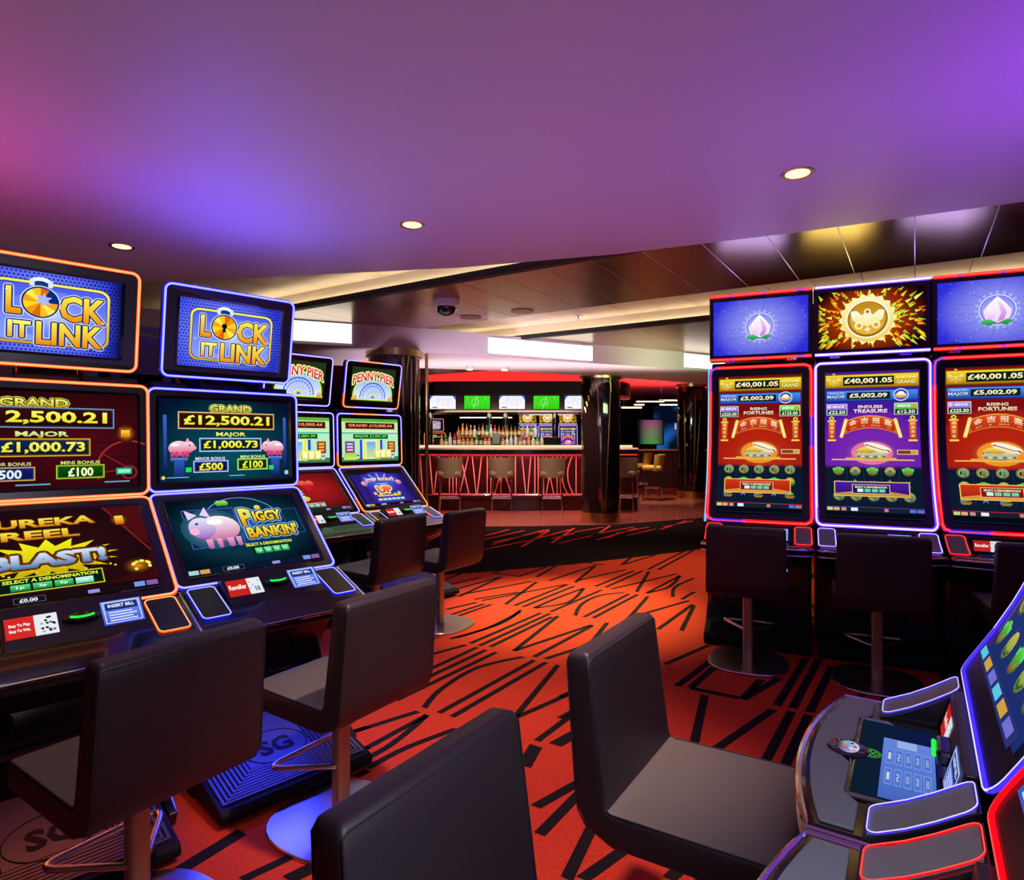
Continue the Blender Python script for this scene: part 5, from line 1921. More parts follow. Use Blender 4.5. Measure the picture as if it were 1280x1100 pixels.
for i, b in enumerate((3.90, 6.55)):
    # lip between cove and planks, with the light ledge and its strip
    def bar(a0, a1, b0, b1, z0, z1):
        mb = MB()
        q = [ew(a0, b0), ew(a1, b0), ew(a1, b1), ew(a0, b1)]
        mb.prism([(p.x, p.y) for p in q], XY, z0, z1)
        return mb
    t = struct(bar(-7.5, 5.5, b - 0.07, b, 2.535, 2.56).build('trim_%d' % (2 * i + 1), M['dark_paint']))
    bar(-7.5, 5.5, b - 0.075, b - 0.065, 2.535, 2.585).build('ledge_lip', M['dark_paint'], t)
    bar(-7.5, 5.5, b - 0.008, b, 2.56, 2.70).build('cove_face', M['cove_panel'], t)
    bar(-7.5, 5.5, b - 0.05, b - 0.03, 2.561, 2.570).build('light_strip', M['light_cream'], t)
    t2 = struct(bar(-7.5, 5.5, b - (1.9 if i == 0 else 1.23), b - (1.89 if i == 0 else 1.22), 2.55, 2.72).build('trim_%d' % (2 * i + 2), M['cove_panel']))

# white soffit before the bar, curved fascia
FA = [(-6.4, 5.3), (-4.2, 5.75), (-2.3, 6.45), (-1.05, 7.0), (0.4, 7.8), (2.6, 8.95), (4.6, 10.2), (6.4, 11.5)]
FB = [(6.4, 13.5), (4.6, 12.0), (2.6, 10.6), (0.4, 9.3), (-1.05, 8.75), (-2.3, 8.4), (-4.2, 8.0), (-6.4, 7.8)]


def smooth_poly(P, m=6):
    Q = []
    V = [Vector(p) for p in P]
    for i in range(len(V) - 1):
        p0, p1, p2, p3 = V[max(0, i - 1)], V[i], V[i + 1], V[min(len(V) - 1, i + 2)]
        for k in range(m):
            t = k / m
            Q.append(0.5 * ((2 * p1) + (p2 - p0) * t + (2 * p0 - 5 * p1 + 4 * p2 - p3) * t * t + (3 * p1 - p0 - 3 * p2 + p3) * t ** 3))
    return [tuple(q) for q in Q] + [tuple(V[-1])]


FAs, FBs = smooth_poly(FA), smooth_poly(FB)
soff = slab('ceiling', FAs + FBs, 2.30, 2.56, M['white_paint'])
# back ceiling over bar and lounge
ceil3 = struct(MB().box((0, 17.5, 2.78), (13, 20, 0.04)).build('ceiling', M['red_paint']))


def on_fascia(x):
    for i in range(len(FAs) - 1):
        if FAs[i][0] <= x <= FAs[i + 1][0]:
            u = (x - FAs[i][0]) / (FAs[i + 1][0] - FAs[i][0])
            return FAs[i][1] + (FAs[i + 1][1] - FAs[i][1]) * u
    return FAs[-1][1]


for x0, x1, z0, z1, lab in ((-2.45, -1.72, 2.33, 2.54, 'bright white light panel on the soffit edge above the left machines'),
                            (-0.28, 1.05, 2.335, 2.52, 'long white light panel on the soffit edge before the bar'),
                            (2.45, 3.3, 2.335, 2.53, 'white light panel on the soffit edge beside the right machines')):
    xs = [x0 + (x1 - x0) * k / 8 for k in range(9)]
    lp = thing('light_panel', lab, 'light', ((x0 + x1) / 2, on_fascia((x0 + x1) / 2), (z0 + z1) / 2))
    ox, oy, oz = lp.location
    mb = MB()
    mb.loft([[(x - ox, on_fascia(x) - 0.012 - oy, z0 - oz), (x - ox, on_fascia(x) - 0.012 - oy, z1 - oz), (x - ox, on_fascia(x) + 0.002 - oy, z1 - oz), (x - ox, on_fascia(x) + 0.002 - oy, z0 - oz)] for x in xs])
    mb.build('diffuser', M['light_white'], lp)
    mb = MB()
    mb.tube([(x - ox, on_fascia(x) - 0.014 - oy, z0 - 0.004 - oz) for x in xs], 0.006, 4)
    mb.tube([(x - ox, on_fascia(x) - 0.014 - oy, z1 + 0.004 - oz) for x in xs], 0.006, 4)
    mb.build('frame', M['white_plastic'], lp)

# walls
struct(MB().box((-6.55, 12, 1.4), (0.1, 31, 2.9)).build('wall_left', M['dark_paint']))
struct(MB().box((6.55, 12, 1.4), (0.1, 31, 2.9)).build('wall_right', M['dark_paint']))
struct(MB().box((0, 27.5, 1.4), (13, 0.1, 2.9)).build('wall_back', M['dark_paint']))

# ------------------------------------------------------------------ ceiling fittings
for (x, y), where in zip(HOLES, ('nearest the right bank of machines', 'in the middle of the white ceiling', 'above the left machines')):
    d = thing('downlight', 'round recessed downlight with gold rim, ' + where, 'downlight', (x, y, 2.5), 0, 'downlights in the white ceiling')
    mb = MB()
    mb.lathe([(0.052, -0.001), (0.068, -0.004), (0.072, -0.001), (0.072, 0.0)], 28)
    mb.build('rim', M['gold'], d, smooth=40)
    mb = MB()
    mb.lathe([(0.0, -0.0015), (0.052, -0.0015)], 24)
    mb.build('lamp_glass', M['lamp_warm'], d)
for (x, y), where in (((-0.57, 8.42), 'left'), ((-0.1, 8.5), 'right')):
    d = thing('downlight', 'small bright spotlight under the soffit by the bar, %s one' % where, 'downlight', (x, y, 2.30), 0, 'spotlights under the soffit')
    mb = MB()
    mb.lathe([(0.05, 0.0), (0.05, -0.05), (0.042, -0.055)], 14)
    mb.build('housing', M['white_plastic'], d, smooth=40)
    mb = MB()
    mb.lathe([(0.0, -0.056), (0.042, -0.056)], 14)
    mb.build('lamp_glass', M['lamp_warm'], d)
cm = thing('dome_camera', 'black dome security camera on the copper ceiling', 'camera', (-0.59, 5.6, 2.55))
mb = MB()
mb.lathe([(0.12, 0.0), (0.12, -0.045), (0.112, -0.058), (0.09, -0.06)], 28)
mb.build('housing', M['white_plastic'], cm, smooth=40)
mb = MB()
mb.lathe([(0.093 * math.cos(math.radians(a)), -0.06 - 0.08 * math.sin(math.radians(a))) for a in range(0, 91, 10)], 28)
mb.build('dome', M['dome'], cm, smooth=60)
sp = thing('sprinkler_head', 'chrome sprinkler head in the far light cove', 'sprinkler', (0.75, 7.05, 2.70))
mb = MB()
mb.lathe([(0.04, 0.0), (0.04, -0.01), (0.012, -0.015), (0.012, -0.05), (0.03, -0.052), (0.03, -0.056)], 14)
mb.build('body', M['chrome'], sp, smooth=30)
mb = MB()
for k in range(8):
    a = k * PI / 4
    mb.box((0.03 * math.cos(a), 0.03 * math.sin(a), -0.055), (0.014, 0.006, 0.003), rot=Matrix.Rotation(a, 3, 'Z'))
mb.build('deflector', M['chrome'], sp)
for (x, y), lab in (((-0.42, 6.35), 'round flush speaker in the copper ceiling behind the dome camera'), ((0.1, 6.05), 'round flush speaker in the copper ceiling right of the dome camera')):
    s = thing('ceiling_speaker', lab, 'speaker', (x, y, 2.55))
    mb = MB()
    mb.lathe([(0.11, 0.0), (0.108, -0.006), (0.095, -0.006)], 26)
    mb.build('rim', M['bronze'], s, smooth=30)
    mb = MB()
    mb.lathe([(0.0, -0.003), (0.095, -0.005)], 26)
    mb.build('grille', M['dark_paint'], s)

# ------------------------------------------------------------------ slot machines
left = [
    ((-1.85, 2.50), ORANGE, (lambda c: art_padlock_topper(c, True), art_jackpot_mine, art_mine_game),
     'slot machine with orange edge lights and yellow blast picture', lambda c: art_advert(c, ('Easy To Play', 'Easy To Win.'))),
    ((-1.385, 3.05), BLUE, (lambda c: art_padlock_topper(c, False), art_jackpot_pig, art_pig_game),
     'slot machine with blue edge lights and glowing pig on its screen', art_player_card),
    ((-1.80, 5.22), LAV, (art_pier_topper, art_pier_upper, art_strongman),
     'slot machine with lavender edge lights, red heart screen, half hidden', art_player_card),
    ((-1.30, 5.75), [ORANGE, LAV, LAV], (art_pier_topper, art_pier_upper, art_fair_game),
     'slot machine with orange and lilac edge lights beside the column', art_player_card),
]
duals = [dual_machine(p, 45.0 if i < 2 else 48.0, led, arts, lab, words, ((((1.0, 0.16, 0.05), 0.8), ((0.03, 0.04, 1.0), 4.8), ((0.1, 0.1, 1.0), 3.0), ((0.3, 0.2, 1.0), 2.0))[i])) for i, (p, led, arts, lab, words) in enumerate(left)]
for i, (p, lab) in enumerate((((-2.93, 3.20), 'slot machine turned away behind the orange lit machine'), ((-2.33, 3.88), 'slot machine turned away behind the blue lit machine'))):
    r = copy_tree(duals[0])
    r.location = (p[0], p[1], 0)
    r.rotation_euler = (0, 0, math.radians(45 + 180))
    r['label'] = lab
    r['group'] = 'slot machines turned away'

REDSEG = [RED, RED, RED, (hx('#ff4a60', 1.0), hx('#3a2cff', 0.8)), RED, RED]
RANG = -24.1
m5 = tall_machine((1.587, 4.03), RANG, REDSEG, lambda c: art_fortune(c, False, '£225.00', '£125.00'), art_peach_topper,
                  'tall red lit slot machine nearest the bar, with peach topper', 'tall slot machines on the right', side=True)
m6 = tall_machine((2.19, 3.76), RANG, WHITE, lambda c: art_fortune(c, True, '£22.50', '£12.50'), art_coin_topper,
                  'tall slot machine with white edge lights and gold coin topper', 'tall slot machines on the right')
m7 = copy_tree(m5)
m7.location = (2.79, 3.49, 0)
for ch in [k for k in m7.children if k.name.startswith('side_light')]:
    bpy.data.objects.remove(ch)
m7['label'] = 'tall red lit slot machine cut off by the right edge'
m8 = tall_machine((0.873, 1.183), -123.1, LAV, art_reel_game, art_coin_topper,
                  'slot machine with violet lit deck in the right foreground', 'slot machines in the right foreground', fine=0.38)
m9 = tall_machine((0.513, 0.631), -123.1, RED, art_reel_game, art_peach_topper,
                  'slot machine with red lit deck in the bottom right corner', 'slot machines in the right foreground', fine=0.38, gain=3.0)

# ------------------------------------------------------------------ stools at the machines
stool = make_stool()
ST = [((-0.985, 1.64), 57, 'dark stool at the orange lit machine, in the lower left corner'),
      ((-0.585, 2.135), 57, 'dark stool at the blue lit machine with the pig picture'),
      ((-0.88, 4.02), 57, 'dark stool behind the blue machine, left one of the far pair'),
      ((-0.507, 4.39), 57, 'dark stool before the column, right one of the far pair'),
      ((1.38, 3.65), RANG, 'dark stool tucked under the tall red machine nearest the bar'),
      ((1.96, 3.35), RANG, 'dark stool tucked under the white lit tall machine'),
      ((2.56, 3.06), RANG, 'dark stool half cut off at the right edge'),
      ((0.45, 1.455), -123.1, 'dark stool with its grey seat before the violet lit deck'),
      ((0.066, 0.835), -123.1, 'dark stool nearest the camera, only its backrest in view')]
for i, (p, a, lab) in enumerate(ST):
    s = stool if i == 0 else copy_tree(stool)
    s.location = (p[0], p[1], 0)
    s.rotation_euler = (0, 0, math.radians(a))
    tag(s, lab, 'stool', 'dark leather stools at the slot machines')

# ------------------------------------------------------------------ columns
def column(x, y, r, ztop, label, lines, z_cap):
    t = thing('column', label, 'column', (x, y, 0))
    mb = MB()
    mb.lathe([(r, 0.16), (r, z_cap)], 56)
    sh = mb.build('shaft', M['column'], t, smooth=60)
    mb = MB()
    mb.lathe([(r + 0.012, 0.0), (r + 0.012, 0.165)], 48)
    mb.build('base_band', M['gold'], t, smooth=60)
    mb = MB()
    mb.lathe([(r + 0.025, z_cap - 0.005), (r + 0.03, ztop)], 48)
    mb.build('cap_band', M['gold'], t, smooth=60)
    for pts in lines:
        mb = MB()
        out = []
        for u, z in pts:
            a = -PI / 2 + u + math.atan2(x, y) * -1
            out.append(((r + 0.001) * math.cos(a), (r + 0.001) * math.sin(a), z))
        mb.tube(out, 0.008, 5)
        mb.build('gold_inlay', M['gold_line'], sh)
    return t


def zig(u0, z0, u1, z1, n=8, amp=0.0, ph=0):
    return [(u0 + (u1 - u0) * k / n + amp * math.sin(ph + 3 * k), z0 + (z1 - z0) * k / n) for k in range(n + 1)]


V1 = [zig(-0.15, 2.20, 0.12, 0.18), zig(0.55, 2.20, 0.25, 0.18)]
HOOK = [zig(-0.35, 2.28, -0.02, 2.12, 6), zig(-0.15, 2.25, -0.15, 2.05, 4), zig(0.45, 2.20, 0.75, 2.30, 6), zig(0.55, 2.05, 0.5, 2.28, 5)]
HOOK += [[(-0.95 + 0.12 * k, 1.70 + 0.09 * k), (-0.85 + 0.12 * k, 1.74 + 0.09 * k), (-0.92 + 0.12 * k, 1.81 + 0.09 * k)] for k in range(5)]
column(1.41, 9.94, 0.305, 2.31, 'black lacquer column with gold inlay lines before the bar', V1 + HOOK, 2.27)
column(-1.34, 7.1, 0.29, 2.31, 'black lacquer column with gold cap behind the left machines', [zig(0.7, 2.2, 0.75, 0.2, 8, 0.05), zig(0.95, 2.2, 0.9, 0.2), zig(0.3, 2.2, 0.5, 0.2), zig(1.2, 2.2, 1.15, 0.2)], 2.24)
column(4.02, 14.0, 0.305, 2.55, 'black lacquer column far behind, beside the right machines', [zig(-0.5, 2.2, -0.4, 0.3), zig(0.3, 2.3, 0.2, 0.2), zig(0.7, 2.0, 0.3, 0.4)], 2.48)
pole = MB()
pole.lathe([(0.02, 0.0), (0.02, 2.3)], 10)
tag(pole.build('slim_pole', M['gold'], loc=(-0.985, 7.2, 0), smooth=60), 'slim gold pole beside the column behind the left machines', 'pole')

# ------------------------------------------------------------------ bar
def arc_front(x0, x1, y0, bow, n=18):
    return [(x0 + (x1 - x0) * k / n, y0 + bow * ((2 * k / n - 1) ** 2)) for k in range(n + 1)]


bar = thing('bar_counter', 'long bar counter with red lit tubes on its front', 'bar counter', (0.2, 11.5, 0))


def bar_y(x):
    return 0.22 * (x / 2.15) ** 2


FX = [-2.15 + 4.3 * k / 24 for k in range(25)]


def bar_plan(front, back):
    return [(x, bar_y(x) + front) for x in FX] + [(x, bar_y(x) + back) for x in reversed(FX)]


mb = MB()
mb.prism(bar_plan(0.0, 0.55), XY, 0.0, 1.04)
mb.build('front_panel', M['bar_front'], bar)
mb = MB()
mb.prism(bar_plan(-0.10, 0.60), XY, 1.04, 1.125)
mb.build('counter_edge', M['black_gloss'], bar)
mb = MB()
mb.prism(bar_plan(-0.09, 0.58), XY, 1.125, 1.155)
mb.build('counter_top', M['bar_top'], bar)
mb = MB()
mb.prism(bar_plan(0.46, 0.50), XY, 1.155, 1.20)
mb.build('lit_edge', M['light_bar'], bar)
mb = MB()
mb.prism(bar_plan(-0.015, 0.0), XY, 1.015, 1.035)
mb.build('red_light_strip', M['light_red'], bar)
mb = MB()
mb.prism(bar_plan(-0.05, 0.0), XY, 0.0, 0.24)
mb.build('plinth', M['bar_front'], bar)
mb = MB()
mb.tube([(x, bar_y(x) - 0.14, 0.30) for x in FX], 0.022, 8)
mb.build('foot_rail', M['chrome'], bar, smooth=60)
for k in range(6):
    x = -1.9 + 0.76 * k
    mb = MB()
    mb.tube([(x, bar_y(x) + 0.0, 0.24), (x, bar_y(x) - 0.14, 0.30)], 0.013, 6)
    mb.box((x, bar_y(x) - 0.145, 0.27), (0.05, 0.05, 0.05))
    mb.build('rail_bracket', M['chrome'], bar, bevel=0.01)
TUB = [(35, 60, 0), (105, 72, 0), (113, 113, 0), (192, 190, 0), (218, 218, 0), (246, 244, 0), (275, 340, 0), (340, 270, 0), (365, 397, 0), (440, 406, 0), (482, 482, 0), (512, 510, 0),
       (530, 660, 18), (586, 586, 0), (662, 540, -14), (697, 697, 0), (745, 775, 0), (815, 790, 0), (845, 845, 0), (870, 870, 0), (905, 912, 0), (925, 988, 0), (982, 932, 0), (1012, 1015, 0), (1040, 1040, 0),
       (1095, 1092, -42), (1137, 1135, -42), (1160, 1160, 0), (1205, 1230, 0), (1260, 1240, 0), (1310, 1310, 0), (1360, 1410, 0), (1420, 1370, 0), (1470, 1470, 0), (-40, -20, 0), (-75, -75, 0), (-120, -80, 0)]
for a, b, cv in TUB:
    pts = []
    for k in range(7):
        t = k / 6
        px = 530 + (a + (b - a) * t + cv * 4 * t * (1 - t)) / 6.095
        x = (px - 640) * 11.5 / 780 - 0.2
        pts.append((x, bar_y(x) - 0.014, 1.03 - 0.72 * t))
    mb = MB()
    mb.tube(pts, 0.011, 6)
    mb.build('front_tube', M['bar_tube'], bar, smooth=60)

# back shelf with two tiers of bottles
sh = thing('bottle_shelf', 'dark two tier bottle shelf behind the bar counter', 'shelf', (-0.3, 12.75, 0))
mb = MB()
mb.box((0, 0, 0.585), (3.6, 0.62, 1.17))
mb.build('cabinet', M['black'], sh, bevel=0.01)
mb = MB()
mb.box((0, 0.16, 1.265), (2.6, 0.28, 0.19))
mb.build('riser', M['black_gloss'], sh, bevel=0.005)
mb = MB()
mb.box((0, -0.325, 1.15), (3.6, 0.03, 0.025))
mb.build('lit_edge', M['light_bar'], sh)
for x in (-1.42, -0.18, 0.16, 1.2):
    mb = MB()
    mb.lathe([(0.06, 1.17), (0.06, 1.87)], 16, (x, 0.33, 0))
    mb.build('mirror_post', M['column'], sh, smooth=60)
BOT = {}
for nm, g, lb, cp in (('amber', (0.55, 0.16, 0.02), (0.85, 0.75, 0.5), (0.1, 0.05, 0.02)), ('red', (0.65, 0.04, 0.03), (0.9, 0.85, 0.8), (0.6, 0.05, 0.05)), ('clear', (0.75, 0.8, 0.8), (0.85, 0.88, 0.95), (0.7, 0.7, 0.75)),
                      ('green', (0.05, 0.35, 0.08), (0.9, 0.9, 0.6), (0.1, 0.3, 0.1)), ('orange', (0.9, 0.30, 0.06), (0.95, 0.6, 0.3), (0.8, 0.7, 0.3)), ('dark', (0.03, 0.02, 0.02), (0.85, 0.75, 0.35), (0.02, 0.02, 0.02))):
    gm = mat(nm + '_bottle_glass', g, 0.08, 0, 0.6, emit=None)
    lm = mat(nm + '_bottle_label', lb, 0.6)
    km = mat(nm + '_bottle_cap', cp, 0.35, 0.3)
    protos = []
    for v, prof in enumerate(([(0.036, 0.0), (0.036, 0.05), (0.0365, 0.05), (0.0365, 0.13), (0.036, 0.13), (0.034, 0.165), (0.014, 0.205), (0.013, 0.25), (0.015, 0.25), (0.015, 0.285)],
                              [(0.040, 0.0), (0.040, 0.04), (0.0405, 0.04), (0.0405, 0.11), (0.040, 0.11), (0.036, 0.145), (0.015, 0.165), (0.014, 0.215), (0.017, 0.215), (0.017, 0.25)])):
        mb = MB()
        mb.lathe(prof, 12, mis=[0, 0, 1, 0, 0, 0, 0, 2, 2])
        protos.append((mb, (gm, lm, km)))
    BOT[nm] = protos
rb = random.Random(4)
first = {}
seen = {}
names = {'amber': 'amber', 'red': 'red', 'clear': 'clear', 'green': 'green', 'orange': 'orange', 'dark': 'dark'}
for tier, (yy, zz, n, xa, xb) in enumerate(((12.86, 1.36, 20, -1.10, 0.48), (12.58, 1.17, 24, -1.42, 0.60))):
    for k in range(n):
        nm = rb.choice(['amber', 'orange', 'red', 'amber', 'clear', 'dark', 'orange', 'amber', 'green', 'red'])
        if k < 3 and tier == 1:
            nm = ('orange', 'green', 'clear')[k]
        if k > n - 4:
            nm = rb.choice(['green', 'clear'])
        v = rb.randrange(2)
        if tier == 1 and 12 <= k <= 13:
            continue
        key = (nm, v)
        if key not in first:
            o = BOT[nm][v][0].build('bottle', list(BOT[nm][v][1]), smooth=40)
            first[key] = o
        else:
            o = first[key].copy()
            COL.objects.link(o)
        o.location = (xa + (xb - xa) * k / (n - 1) + rb.uniform(-0.003, 0.003), yy + rb.uniform(-0.03, 0.03), zz + 0.001)
        sc = rb.uniform(0.9, 1.0)
        o.scale = (sc, sc, sc)
        tier_txt = 'upper tier' if tier == 0 else 'lower tier'
        seen[(key, tier)] = seen.get((key, tier), -1) + 1
        nth = ('first', 'second', 'third', 'fourth', 'fifth', 'sixth', 'seventh', 'eighth')[seen[(key, tier)]]
        tag(o, '%s %s bottle behind the bar, %s of its kind from the left, %s' % (('tall' if v == 0 else 'squat'), names[nm], nth, tier_txt), 'bottle', '%s %s bottles, %s' % (('tall' if v == 0 else 'squat'), names[nm], tier_txt))
tl = thing('till_screen', 'dark till screen standing among the bottles', 'till', (-0.32, 12.52, 1.171))
mb = MB()
mb.box((0, 0, 0.16), (0.15, 0.025, 0.22), rot=Matrix.Rotation(math.radians(-8), 3, 'X'))
mb.build('screen_case', M['graphite'], tl, bevel=0.006)
mb = MB()
mb.box((0, 0.02, 0.03), (0.05, 0.04, 0.06))
mb.box((0, 0.01, 0.006), (0.12, 0.10, 0.012))
mb.build('stand', M['black'], tl, bevel=0.004)

# canopy over the bar
cn = thing('bar_canopy', 'curved black bar canopy with glowing red band above', 'canopy', (0.3, 12.4, 0))


def can_plan(front, back, grow=0.0):
    xs = [-2.3 + 4.6 * k / 30 for k in range(31)]

    def yy(x):
        return 0.10 * (x / 2.3) ** 2 + (1.2 * max(0, (abs(x) - 1.7) / 0.6) ** 3)
    return [(x * (1 + grow), yy(x) + front) for x in xs] + [(x * (1 + grow), max(yy(x) + front + 0.05, back)) for x in reversed(xs)]


mb = MB()
mb.prism(can_plan(0.0, 1.6), XY, 2.20, 2.47)
mb.build('fascia', M['dark_paint'], cn, smooth=30)
mb = MB()
mb.prism(can_plan(0.10, 1.6, -0.05), XY, 2.47, 2.76)
mb.build('red_light_band', M['light_red'], cn, smooth=30)
mb = MB()
mb.prism(can_plan(0.30, 1.6, -0.1), XY, 1.90, 2.20)
mb.build('screen_band', mat('brown_screen_band', (0.16, 0.11, 0.09), 0.5), cn, smooth=30)
mb = MB()
mb.prism(can_plan(0.27, 1.6, -0.09), XY, 1.87, 1.90)
mb.build('lower_trim', M['bar_top'], cn, smooth=30)


def art_pitch(c):
    c.rect(0, 0, 1, 1, ('#48e028', '#2cc818'))
    for k in range(6):
        c.rect(k / 6, 0, k / 6 + 0.083, 1, '#3ed820')
    c.line([(0.35, 0.0), (0.5, 1.0)], 0.008, '#e8ffe0')
    c.ring(0.42, 0.5, 0.14, 0.008, '#e8ffe0', 18)
    rn = random.Random(9)
    for k in range(14):
        x, y = 0.08 + 0.84 * rn.random(), 0.12 + 0.76 * rn.random()
        c.rect(x, y, x + 0.012, y + 0.05, rn.choice(['#ffffff', '#1840a0', '#c02020']))


def art_rink(c):
    c.rect(0, 0, 1, 1, ('#e8ecff', '#fbf6fa'))
    c.line([(0.3, 0), (0.36, 1)], 0.008, '#e07080')
    c.ring(0.6, 0.5, 0.12, 0.008, '#e07080', 16)
    c.poly([(0, 0.7), (0.12, 1), (0, 1)], '#4868d0')
    c.poly([(1, 0.7), (0.88, 1), (1, 1)], '#4868d0')
    c.rect(0.1, 0.08, 0.28, 0.16, '#283878')
    rn = random.Random(6)
    for k in range(9):
        x, y = 0.1 + 0.8 * rn.random(), 0.2 + 0.6 * rn.random()
        c.rect(x, y, x + 0.014, y + 0.06, rn.choice(['#303a50', '#a02838', '#20408a']))


for i, (pxc, art, lab) in enumerate(((553.5, art_rink, 'leftmost white ice rink television over the bar'), (596.5, art_pitch, 'left green football television over the bar'), (640, art_rink, 'middle white ice rink television over the bar'),
                                     (683, art_pitch, 'right green football television over the bar'), (722, art_rink, 'rightmost television over the bar beside the column'))):
    Y = 12.54
    x = (pxc - 640) * Y / 780
    tv = thing('television', lab, 'television', (x, Y, 2.055), 0.0 + (i - 2) * -0.06, 'televisions over the bar')
    mb = MB()
    mb.box((0, 0.02, 0), (0.54, 0.04, 0.285))
    mb.build('case', M['black_gloss'], tv, bevel=0.005)
    c = Canvas(lambda a, b, d: ((a - 0.5) * 0.515, -0.001 - d, (b - 0.5) * 0.262), 0.515 / 0.262, 1.05)
    art(c)
    c.build('screen_image', tv)
    mb = MB()
    mb.box((0, 0.09, 0), (0.1, 0.11, 0.08))
    mb.build('wall_bracket', M['black'], tv)

# ------------------------------------------------------------------ bar stools
def make_bar_stool(name, um, lab, grp):
    root = thing(name, lab, 'bar stool', group=grp)
    mb = MB()
    sec = rrect(0.42, 0.40, 0.08, 4)
    mb.loft([[(x * k, y * k, z) for x, y in sec] for k, z in ((0.9, 0.66), (1.0, 0.68), (1.0, 0.735), (0.93, 0.755))])
    mb.build('seat', um, root, smooth=50)
    mb = MB()
    loops = []
    for z, k, yo in ((0.64, 0.96, 0.0), (0.70, 1.0, 0.0), (0.90, 1.06, -0.02), (0.99, 1.08, -0.03)):
        ou, inn = [], []
        for i in range(15):
            a = math.radians(195 + 150 * i / 14)
            ou.append((0.225 * k * math.cos(a) * 1.02, 0.215 * k * math.sin(a) + yo + 0.0, z))
            inn.append((0.18 * k * math.cos(a) * 1.05, 0.17 * k * math.sin(a) + yo + 0.0, z))
        loops.append(ou + inn[::-1])
    mb.loft(loops)
    mb.build('backrest', um, root, smooth=50)
    for sx in (-1, 1):
        for sy in (-1, 1):
            mb = MB()
            mb.tube([(sx * 0.16, sy * 0.15, 0.665), (sx * 0.185, sy * 0.175, 0.0)], 0.013, 8)
            mb.build('leg', M['chrome'], root, smooth=60)
    mb = MB()
    r = [(0.178, 0.168), (-0.178, 0.168), (-0.178, -0.168), (0.178, -0.168)]
    mb.tube([(x, y, 0.28) for x, y in r], 0.010, 6, True)
    mb.build('foot_ring', M['chrome'], root, smooth=60)
    return root


bs = make_bar_stool('bar_stool', M['olive'], 'olive bar stool at the left end of the bar counter', 'olive bar stools at the bar')
for i, (pxc, Y, rz, lab) in enumerate(((562, 11.05, 0.05, None), (627, 11.05, 0.0, 'olive bar stool in the middle of the bar counter'), (690, 11.05, -0.06, 'olive bar stool at the bar just left of the column'), (783, 11.2, -0.5, 'olive bar stool at the bar just right of the column'))):
    s = bs if i == 0 else copy_tree(bs)
    s.location = ((pxc - 640) * Y / 780, Y, 0)
    s.rotation_euler = (0, 0, rz)
    if lab:
        s['label'] = lab
ys = make_bar_stool('bar_stool', M['yellow'], 'mustard yellow bar stool, nearer of the two beyond the column', 'mustard bar stools in the lounge')
ys.location = (3.02, 13.4, 0)
ys.rotation_euler = (0, 0, 1.2)
y2 = copy_tree(ys)
y2.location = (3.02, 14.6, 0)
y2.rotation_euler = (0, 0, 1.35)
y2['label'] = 'mustard yellow bar stool, farther of the two beyond the column'

# ------------------------------------------------------------------ far lounge
lt = thing('lounge_counter', 'glass fronted lounge counter far beyond the column', 'counter', (3.8, 17.5, 0))
mb = MB()
mb.box((0, 0, 0.5), (3.4, 0.5, 1.0))
mb.build('body', mat('blue_grey_glass_front', (0.10, 0.14, 0.17), 0.15, 0.3), lt, bevel=0.02)
mb = MB()
mb.box((0, -0.02, 1.02), (3.5, 0.6, 0.04))
mb.build('top', M['bar_top'], lt, bevel=0.01)
for k in range(8):
    mb = MB()
    mb.box((-1.6 + 0.45 * k, -0.255, 0.5), (0.03, 0.02, 0.96))
    mb.build('front_post', M['chrome'], lt)


def art_blue(c):
    c.grid(0, 0, 1, 1, 12, 10, lambda u, v: lerp(hx('#0a1430'), hx('#2a80e8'), max(0, math.sin(u * 5 + 1.2 * math.sin(v * 7)) * math.sin(v * 4 + 0.4))))
    c.text('10', 0.62, 0.62, 0.2, 0.12, '#e8f0f8', bold=0.04)


def art_pink(c):
    c.grid(0, 0, 1, 1, 10, 10, lambda u, v: lerp(hx('#10182a'), lerp(hx('#d060a0'), hx('#60d060'), 1 - v), max(0, math.sin(u * 3.1)) * 0.8))


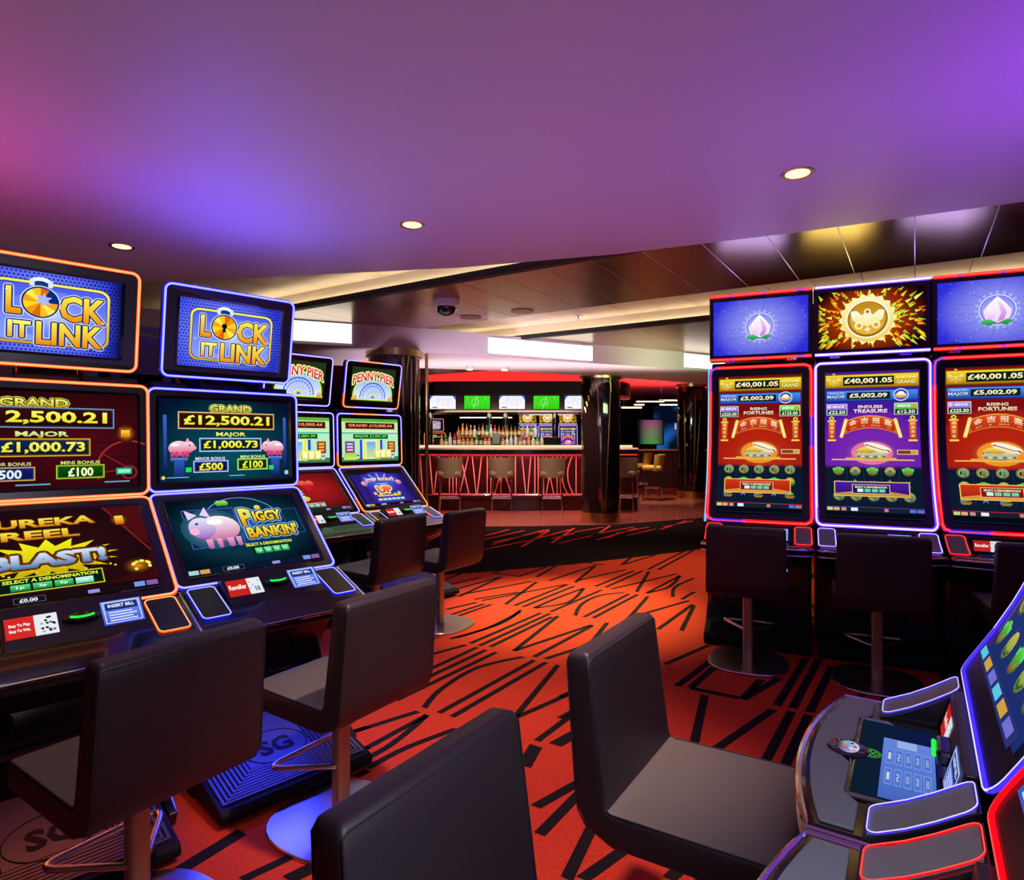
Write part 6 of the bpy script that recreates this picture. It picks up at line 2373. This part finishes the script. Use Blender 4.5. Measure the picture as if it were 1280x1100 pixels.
for x, y, w, h, z, art, lab in ((6.0 - 0.55, 21.0, 1.35, 1.75, 1.55, art_blue, 'large dark blue wall screen far beyond the column'), (4.35, 19.5, 0.75, 0.75, 1.55, art_pink, 'square pink and green screen beyond the lounge counter')):
    t = thing('wall_screen', lab, 'screen', (x, y, z))
    mb = MB()
    mb.box((0, 0.03, 0), (w + 0.06, 0.06, h + 0.06))
    mb.build('case', M['black_gloss'], t, bevel=0.01)
    c = Canvas(lambda a, b, d: ((a - 0.5) * w, -0.002 - d, (b - 0.5) * h), w / h, 0.55)
    art(c)
    c.build('screen_image', t)
    mb = MB()
    mb.box((0, 0.12, -z / 2 - h / 4), (w * 0.5, 0.12, z - h / 2 + 0.02 if z > h / 2 else 0.1))
    mb.build('pedestal', M['black'], t)
for i, (pxa, pxb, py, Y) in enumerate(((796, 830, 502, 17.0), (824, 848, 500.5, 17.3), (793, 805, 506, 16.0), (825, 848, 506, 16.2), (777, 802, 509.5, 15.0), (548, 600, 517, 17.0), (610, 655, 516, 17.5), (662, 716, 518, 17.0), (575, 640, 522, 19.0))):
    z = 1.3 + (550 - py) * Y / 780
    x0, x1 = (pxa - 640) * Y / 780, (pxb - 640) * Y / 780
    t = thing('line_light', ('near left', 'near right', 'middle left', 'middle right', 'lowest left', 'far left', 'far centre', 'far right', 'farthest')[i] + ' thin cream line light hanging ' + ('over the far lounge' if i < 5 else 'behind the bar shelf'), 'light', ((x0 + x1) / 2, Y, z), 0, 'line lights over the far lounge' if i < 5 else 'line lights behind the bar')
    mb = MB()  # those behind the bar are added in place of reflected cove lines
    mb.box((0, 0, 0), (x1 - x0, 0.06, 0.025))
    mb.build('diffuser', M['light_line'], t)
    mb = MB()
    mb.box((0, 0, 0.025), (x1 - x0 + 0.02, 0.08, 0.025))
    mb.build('housing', M['black'], t)
    mb = MB()
    for s in (-1, 1):
        mb.tube([(s * (x1 - x0) * 0.4, 0, 0.03), (s * (x1 - x0) * 0.4, 0, 2.76 - z)], 0.004, 5)
    mb.build('hanger', M['chrome'], t)
# added machine copies standing for a mirror reflection behind the bar
for i, (x, y) in enumerate(((0.55, 21.5), (1.25, 21.5), (1.95, 21.5), (-2.6, 21.0), (-3.5, 21.0))):
    src = m6 if i < 3 else duals[0]
    r = copy_tree(src)
    r.location = (x, y, 0)
    r.rotation_euler = (0, 0, 0)
    r['label'] = '%s far slot machine standing for a mirror reflection behind the %s of the bar' % (('leftmost', 'middle', 'rightmost', 'right', 'left')[i], 'right half' if i < 3 else 'left end')
    r['group'] = 'mirrored far machines behind the bar, right' if i < 3 else 'mirrored far machines behind the bar, left'
